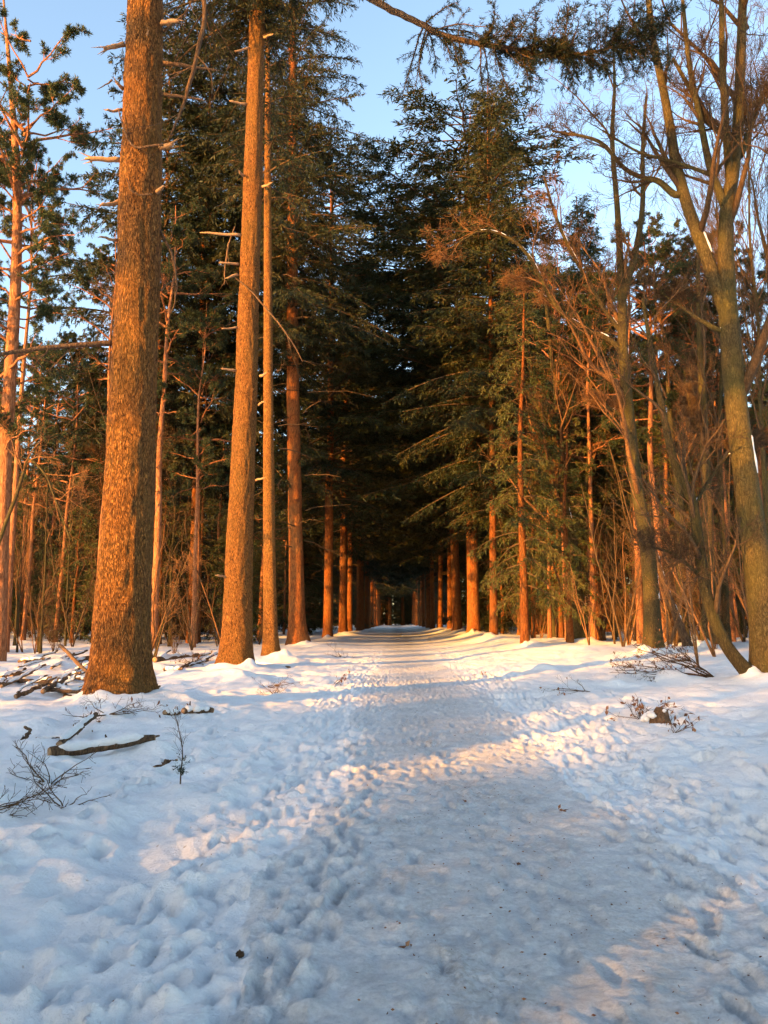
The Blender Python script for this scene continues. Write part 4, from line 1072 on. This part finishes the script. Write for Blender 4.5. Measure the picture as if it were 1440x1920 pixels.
rs = np.random.default_rng(65)
for i in range(36):
    px = rs.uniform(-5, 175); py = rs.uniform(1240, 1318); a = rs.normal(0, .35)
    L = rs.uniform(30, 80)
    log(px, py, px + L, py - 22 * math.sin(a) - 4, rs.uniform(.025, .06), 'snow dusted stick lying in the heap left of the thickest fir', 530 + i, (rs.uniform(0, .12), rs.uniform(.05, .4)), bool(rs.uniform() < .7), 'sticks in the heap by the thickest fir', crook=.05)
_st = sorted(((o.location.x / o.location.y, o.name) for o in bpy.data.objects if o.get('group') == 'sticks in the heap by the thickest fir'))
for k, (_, nm) in enumerate(_st): bpy.data.objects[nm]['label'] = '%s snow dusted stick from the left in the heap beside the thickest fir' % _o[k]
for i in range(5):
    px = rs.uniform(285, 390); py = rs.uniform(1228, 1262)
    log(px, py, px + rs.uniform(20, 50), py - rs.uniform(-6, 12), rs.uniform(.03, .06), 'snow dusted stick lying between the two nearest firs', 550 + i, (rs.uniform(0, .1), rs.uniform(.05, .3)), True, 'sticks between the firs', crook=.05)

def brush(px, py, size, label, seed, n=6, levels=(6, 4), lean=(0, 0), leaves=0, flat=.5, name='fallen_branch', cat='branch', thick=1., mat='twig', direction=None):
    rng = np.random.default_rng(seed); p = gp(px, py); z = gz(p[0], p[1])
    e = empty(name, (p[0], p[1], z), label, cat)
    az = rng.uniform(0, TAU, n) if direction is None else direction + rng.normal(0, .5, n)
    s = np.linspace(0, 1, 7); L = size * rng.uniform(.5, 1, n); el = rng.uniform(.05, 1.0, n) * flat
    P = np.stack([np.cos(az)[:, None] * (L * np.cos(el))[:, None] * s, np.sin(az)[:, None] * (L * np.cos(el))[:, None] * s, (L * np.sin(el))[:, None] * s - .02], -1)
    P[:, 1:] += np.cumsum(rng.normal(0, .03 * size, (n, 6, 3)), 1) * np.array([1, 1, .5]); P[..., 2] = np.maximum(P[..., 2], -.02)
    r = np.repeat((.009 * size ** .5 * thick * (1 - .75 * s))[None], n, 0)
    mb = MB(); mb.tubes(P, r, 5); cur, cr = P, r
    for k in levels:
        cur, cr = grow(rng, cur, cr, k, .15, 1, .7, .42, 5, .16, .02, .6, .0022); mb.tubes(cur, cr, 3)
    mb.build('stems', M[mat], e)
    if leaves:
        fo = MB(); i = rng.integers(0, len(cur), leaves); B = cur[i, -1]; D = nrm(rng.normal(size=(leaves, 3)) * .6 + np.array([0, 0, -.8]))
        fo.shoots(B, D, rng.uniform(.06, .12, leaves), rng.uniform(.03, .05, leaves), rng, rng.uniform(0, 1, leaves)); fo.build('leaves', M['dead_leaf'], e, False)
    return e
brush(1340, 1268, 2.6, 'tangle of fallen branches with withered brown leaves beside the curved tree', 601, 9, (7, 5), leaves=170, flat=.55, thick=1.6, direction=2.9)
brush(1300, 1240, 2.2, 'twiggy dead branch with hanging leaves behind the leafy tangle', 602, 7, (6, 4), leaves=90, flat=.7, direction=3.0)
brush(1200, 1345, .75, 'small brown twig tuft beside the snowy stump on the right', 603, 9, (4, 3), leaves=60, flat=1.0)
brush(1262, 1372, .4, 'tiny clump of dead leaves just right of the snowy stump', 604, 5, (3,), leaves=30, flat=1.2)
brush(1110, 1300, 1.6, 'thin fallen twig lying on the snow right of the path', 605, 2, (5, 3), leaves=14, flat=.12, direction=3.1)
brush(915, 1262, .9, 'dark little branch on the right verge of the path', 606, 3, (4, 3), leaves=16, flat=.15, direction=3.3)
brush(-25, 1516, .75, 'bare twig spreading over the snow at the left edge', 607, 5, (5, 3), flat=.4, direction=.2, thick=.8)
brush(120, 1510, .55, 'thin grass-like twigs right of the left edge twig', 608, 5, (3,), flat=1.0)
brush(90, 1455, .8, 'small bramble poking out below the long log', 609, 8, (4, 2), flat=.9)
brush(200, 1345, .8, 'dead twigs heaped with snow at the foot of the thickest fir', 610, 10, (4, 3), leaves=30, flat=.6)
brush(625, 1284, .8, 'dark leafy twig on the left verge of the path', 611, 3, (5,), leaves=26, flat=.8, direction=.6)
brush(515, 1300, .7, 'snow dusted twig clump on the left verge', 612, 8, (4, 3), flat=.9)
brush(360, 1246, .9, 'dark heap of twigs between the two nearest firs', 613, 14, (5, 3), leaves=50, flat=.7, thick=1.5)
brush(1195, 1250, 1.4, 'broken branches lying left of the leafy tangle', 614, 4, (4, 3), flat=.25, direction=2.6, thick=1.4)
brush(640, 1232, 1.8, 'low brush on the left verge by the fourth fir', 615, 8, (5, 3), flat=.4)
brush(500, 1285, 1.2, 'curved branch on the snow in front of the slim fir', 616, 3, (4, 3), flat=.2, direction=0)
rs = np.random.default_rng(77)
for i in range(5):
    px, py = rs.uniform(40, 330), rs.uniform(1335, 1440)
    log(px, py, px + rs.uniform(15, 60), py + rs.uniform(-14, 10), rs.uniform(.012, .03), 'half buried stick in the snow in front of the thickest fir', 580 + i, (rs.uniform(-.02, .02), rs.uniform(0, .12)), bool(i % 2), 'half buried sticks in front of the thickest fir', crook=.05)
_st = sorted(((o.location.x / o.location.y, o.name) for o in bpy.data.objects if o.get('group') == 'half buried sticks in front of the thickest fir'))
for k, (_, nm) in enumerate(_st): bpy.data.objects[nm]['label'] = '%s half buried stick from the left in front of the thickest fir' % _o[k]
_st = sorted(((o.location.x / o.location.y, o.name) for o in bpy.data.objects if o.get('group') == 'sticks between the firs'))
for k, (_, nm) in enumerate(_st): bpy.data.objects[nm]['label'] = '%s snow dusted stick from the left between the two nearest firs' % _o[k]
# snowy stump on the right
p = gp(1236, 1352); st = empty('tree_stump', (p[0], p[1], gz(p[0], p[1])), 'small broken stump capped with snow on the right', 'stump')
mb = MB(); trunk(mb, [(0, 0, 0), (.02, 0, .08), (.06, .02, .2)], [.10, .085, .06], 14, 18, .6, .03, 5, sink=.1); mb.tubes(np.array([[.06, .02, .19], [.07, .02, .205]]), np.array([.058, .05]), 12); mb.build('wood', M['dead_wood'], st)
rng = np.random.default_rng(78)
for q in range(9):
    c = np.array([rng.uniform(-.22, .1), rng.uniform(-.12, .06), 0]); c[2] = .17 - .45 * abs(c[0] - .03) + rng.uniform(-.03, .03); r_ = rng.uniform(.03, .07)
    mb = MB(); d = nrm(rng.normal(size=3) * np.array([1, 1, .3])); mb.tubes(c + d * np.linspace(-1, 1, 7)[:, None] * r_ * 1.3, r_ * np.array([.15, .6, .85, .9, .8, .55, .15]) * rng.uniform(.8, 1.15, 7), 8); mb.build('snow_clump', M['snow'], st)

# tiny spruce seedling
p = gp(338, 1478); e = empty('spruce_seedling', (p[0], p[1], gz(p[0], p[1])), 'tiny green conifer seedling with a bare twiggy top, left of the path', 'seedling')
rng = np.random.default_rng(71); mb = MB(); fo = MB()
stm = spline(np.array([[0, 0, -.05], [.0, 0, .12], [.01, 0, .3], [-.03, 0, .5], [-.10, 0, .72]]), 12); mb.tubes(stm, np.linspace(.008, .003, 12), 6)
c, r = grow(rng, stm[None], np.linspace(.008, .003, 12)[None], 14, .45, 1, .8, .3, 6, .12, .05, .5, .0015); mb.tubes(c, r, 3)
c2, r2 = grow(rng, c, r, 3, .2, 1, .6, .4, 4, .12, .03, .6, .001); mb.tubes(c2, r2, 3); mb.build('stem', M['twig'], e)
g, r = grow(rng, stm[None], np.linspace(.008, .003, 12)[None], 16, .18, .40, .9, .12, 5, .12, .03, .5, .002, lmin=.08); shoots_along(fo, rng, g, .004, .03, .006, .9, var=np.full(len(g), .3)); fo.build('needles', M['fir_needles'], e, False)
# sprigs and a cone on the snow, leaf litter on the path
def bit(px, py, size, label, name, cat, seed):
    rng = np.random.default_rng(seed); p = gp(px, py); mb = MB()
    if name == 'pine_cone':
        k = 9; s = np.linspace(0, 1, k); mb.tubes(np.stack([s * size, 0 * s, .02 + 0 * s], -1), size * .32 * np.sin(np.pi * (.12 + .8 * s)) + .002, 9)
        for j in range(40):
            t = rng.uniform(.05, .9); a = rng.uniform(0, TAU); rr = size * .32 * math.sin(math.pi * (.12 + .8 * t)); c = np.array([t * size, rr * math.cos(a), .02 + rr * math.sin(a)]); d = np.array([[.5, math.cos(a), math.sin(a)]])
            mb.shoots(c[None], nrm(d), np.array([size * .18]), np.array([size * .2]), rng)
    else:
        B = rng.normal(0, size * .25, (5, 3)) * np.array([1, 1, .1]) + np.array([0, 0, .012]); D = nrm(rng.normal(size=(5, 3)) * np.array([1, 1, .25])); mb.shoots(B, D, np.full(5, size), np.full(5, size * .5), rng, rng.uniform(0, 1, 5))
    o = mb.build(name, M['dead_wood'] if name == 'pine_cone' else M['dead_leaf'], None, False); o.location = (p[0], p[1], gz(p[0], p[1])); o.rotation_euler = (0, 0, rng.uniform(0, TAU)); tag(o, label, cat)
bit(457, 1777, .045, 'small dark cone lying on the snow at the lower left', 'pine_cone', 'cone', 81)
bit(1052, 1517, .05, 'curled dead leaf on the right half of the path', 'dead_leaf', 'leaf', 82)
bit(965, 1613, .05, 'brown leaf in the dirty patch at the centre of the path', 'dead_leaf', 'leaf', 83)
bit(763, 1766, .05, 'brown leaf lying low on the path, left of the dirty patch', 'dead_leaf', 'leaf', 84)
bit(870, 1497, .03, 'tiny dark leaf on the path above the dirty patch', 'dead_leaf', 'leaf', 85)
rng = np.random.default_rng(91); mb = MB(); n = 900
lx = PATH_X + rng.normal(0.1, .75, n); ly = 2.4 + 16 * rng.uniform(0, 1, n) ** 1.6
lz = np.array([gz(a, b) for a, b in zip(lx, ly)]) + .006
D = nrm(rng.normal(size=(n, 3)) * np.array([1, 1, .15])); mb.shoots(np.stack([lx, ly, lz], -1), D, rng.uniform(.008, .028, n), rng.uniform(.004, .012, n), rng, rng.uniform(0, 1, n))
tag(mb.build('leaf_litter', M['dead_leaf'], None, False), 'dark crumbs of leaves and bark scattered on the icy path', 'litter', kind='stuff')
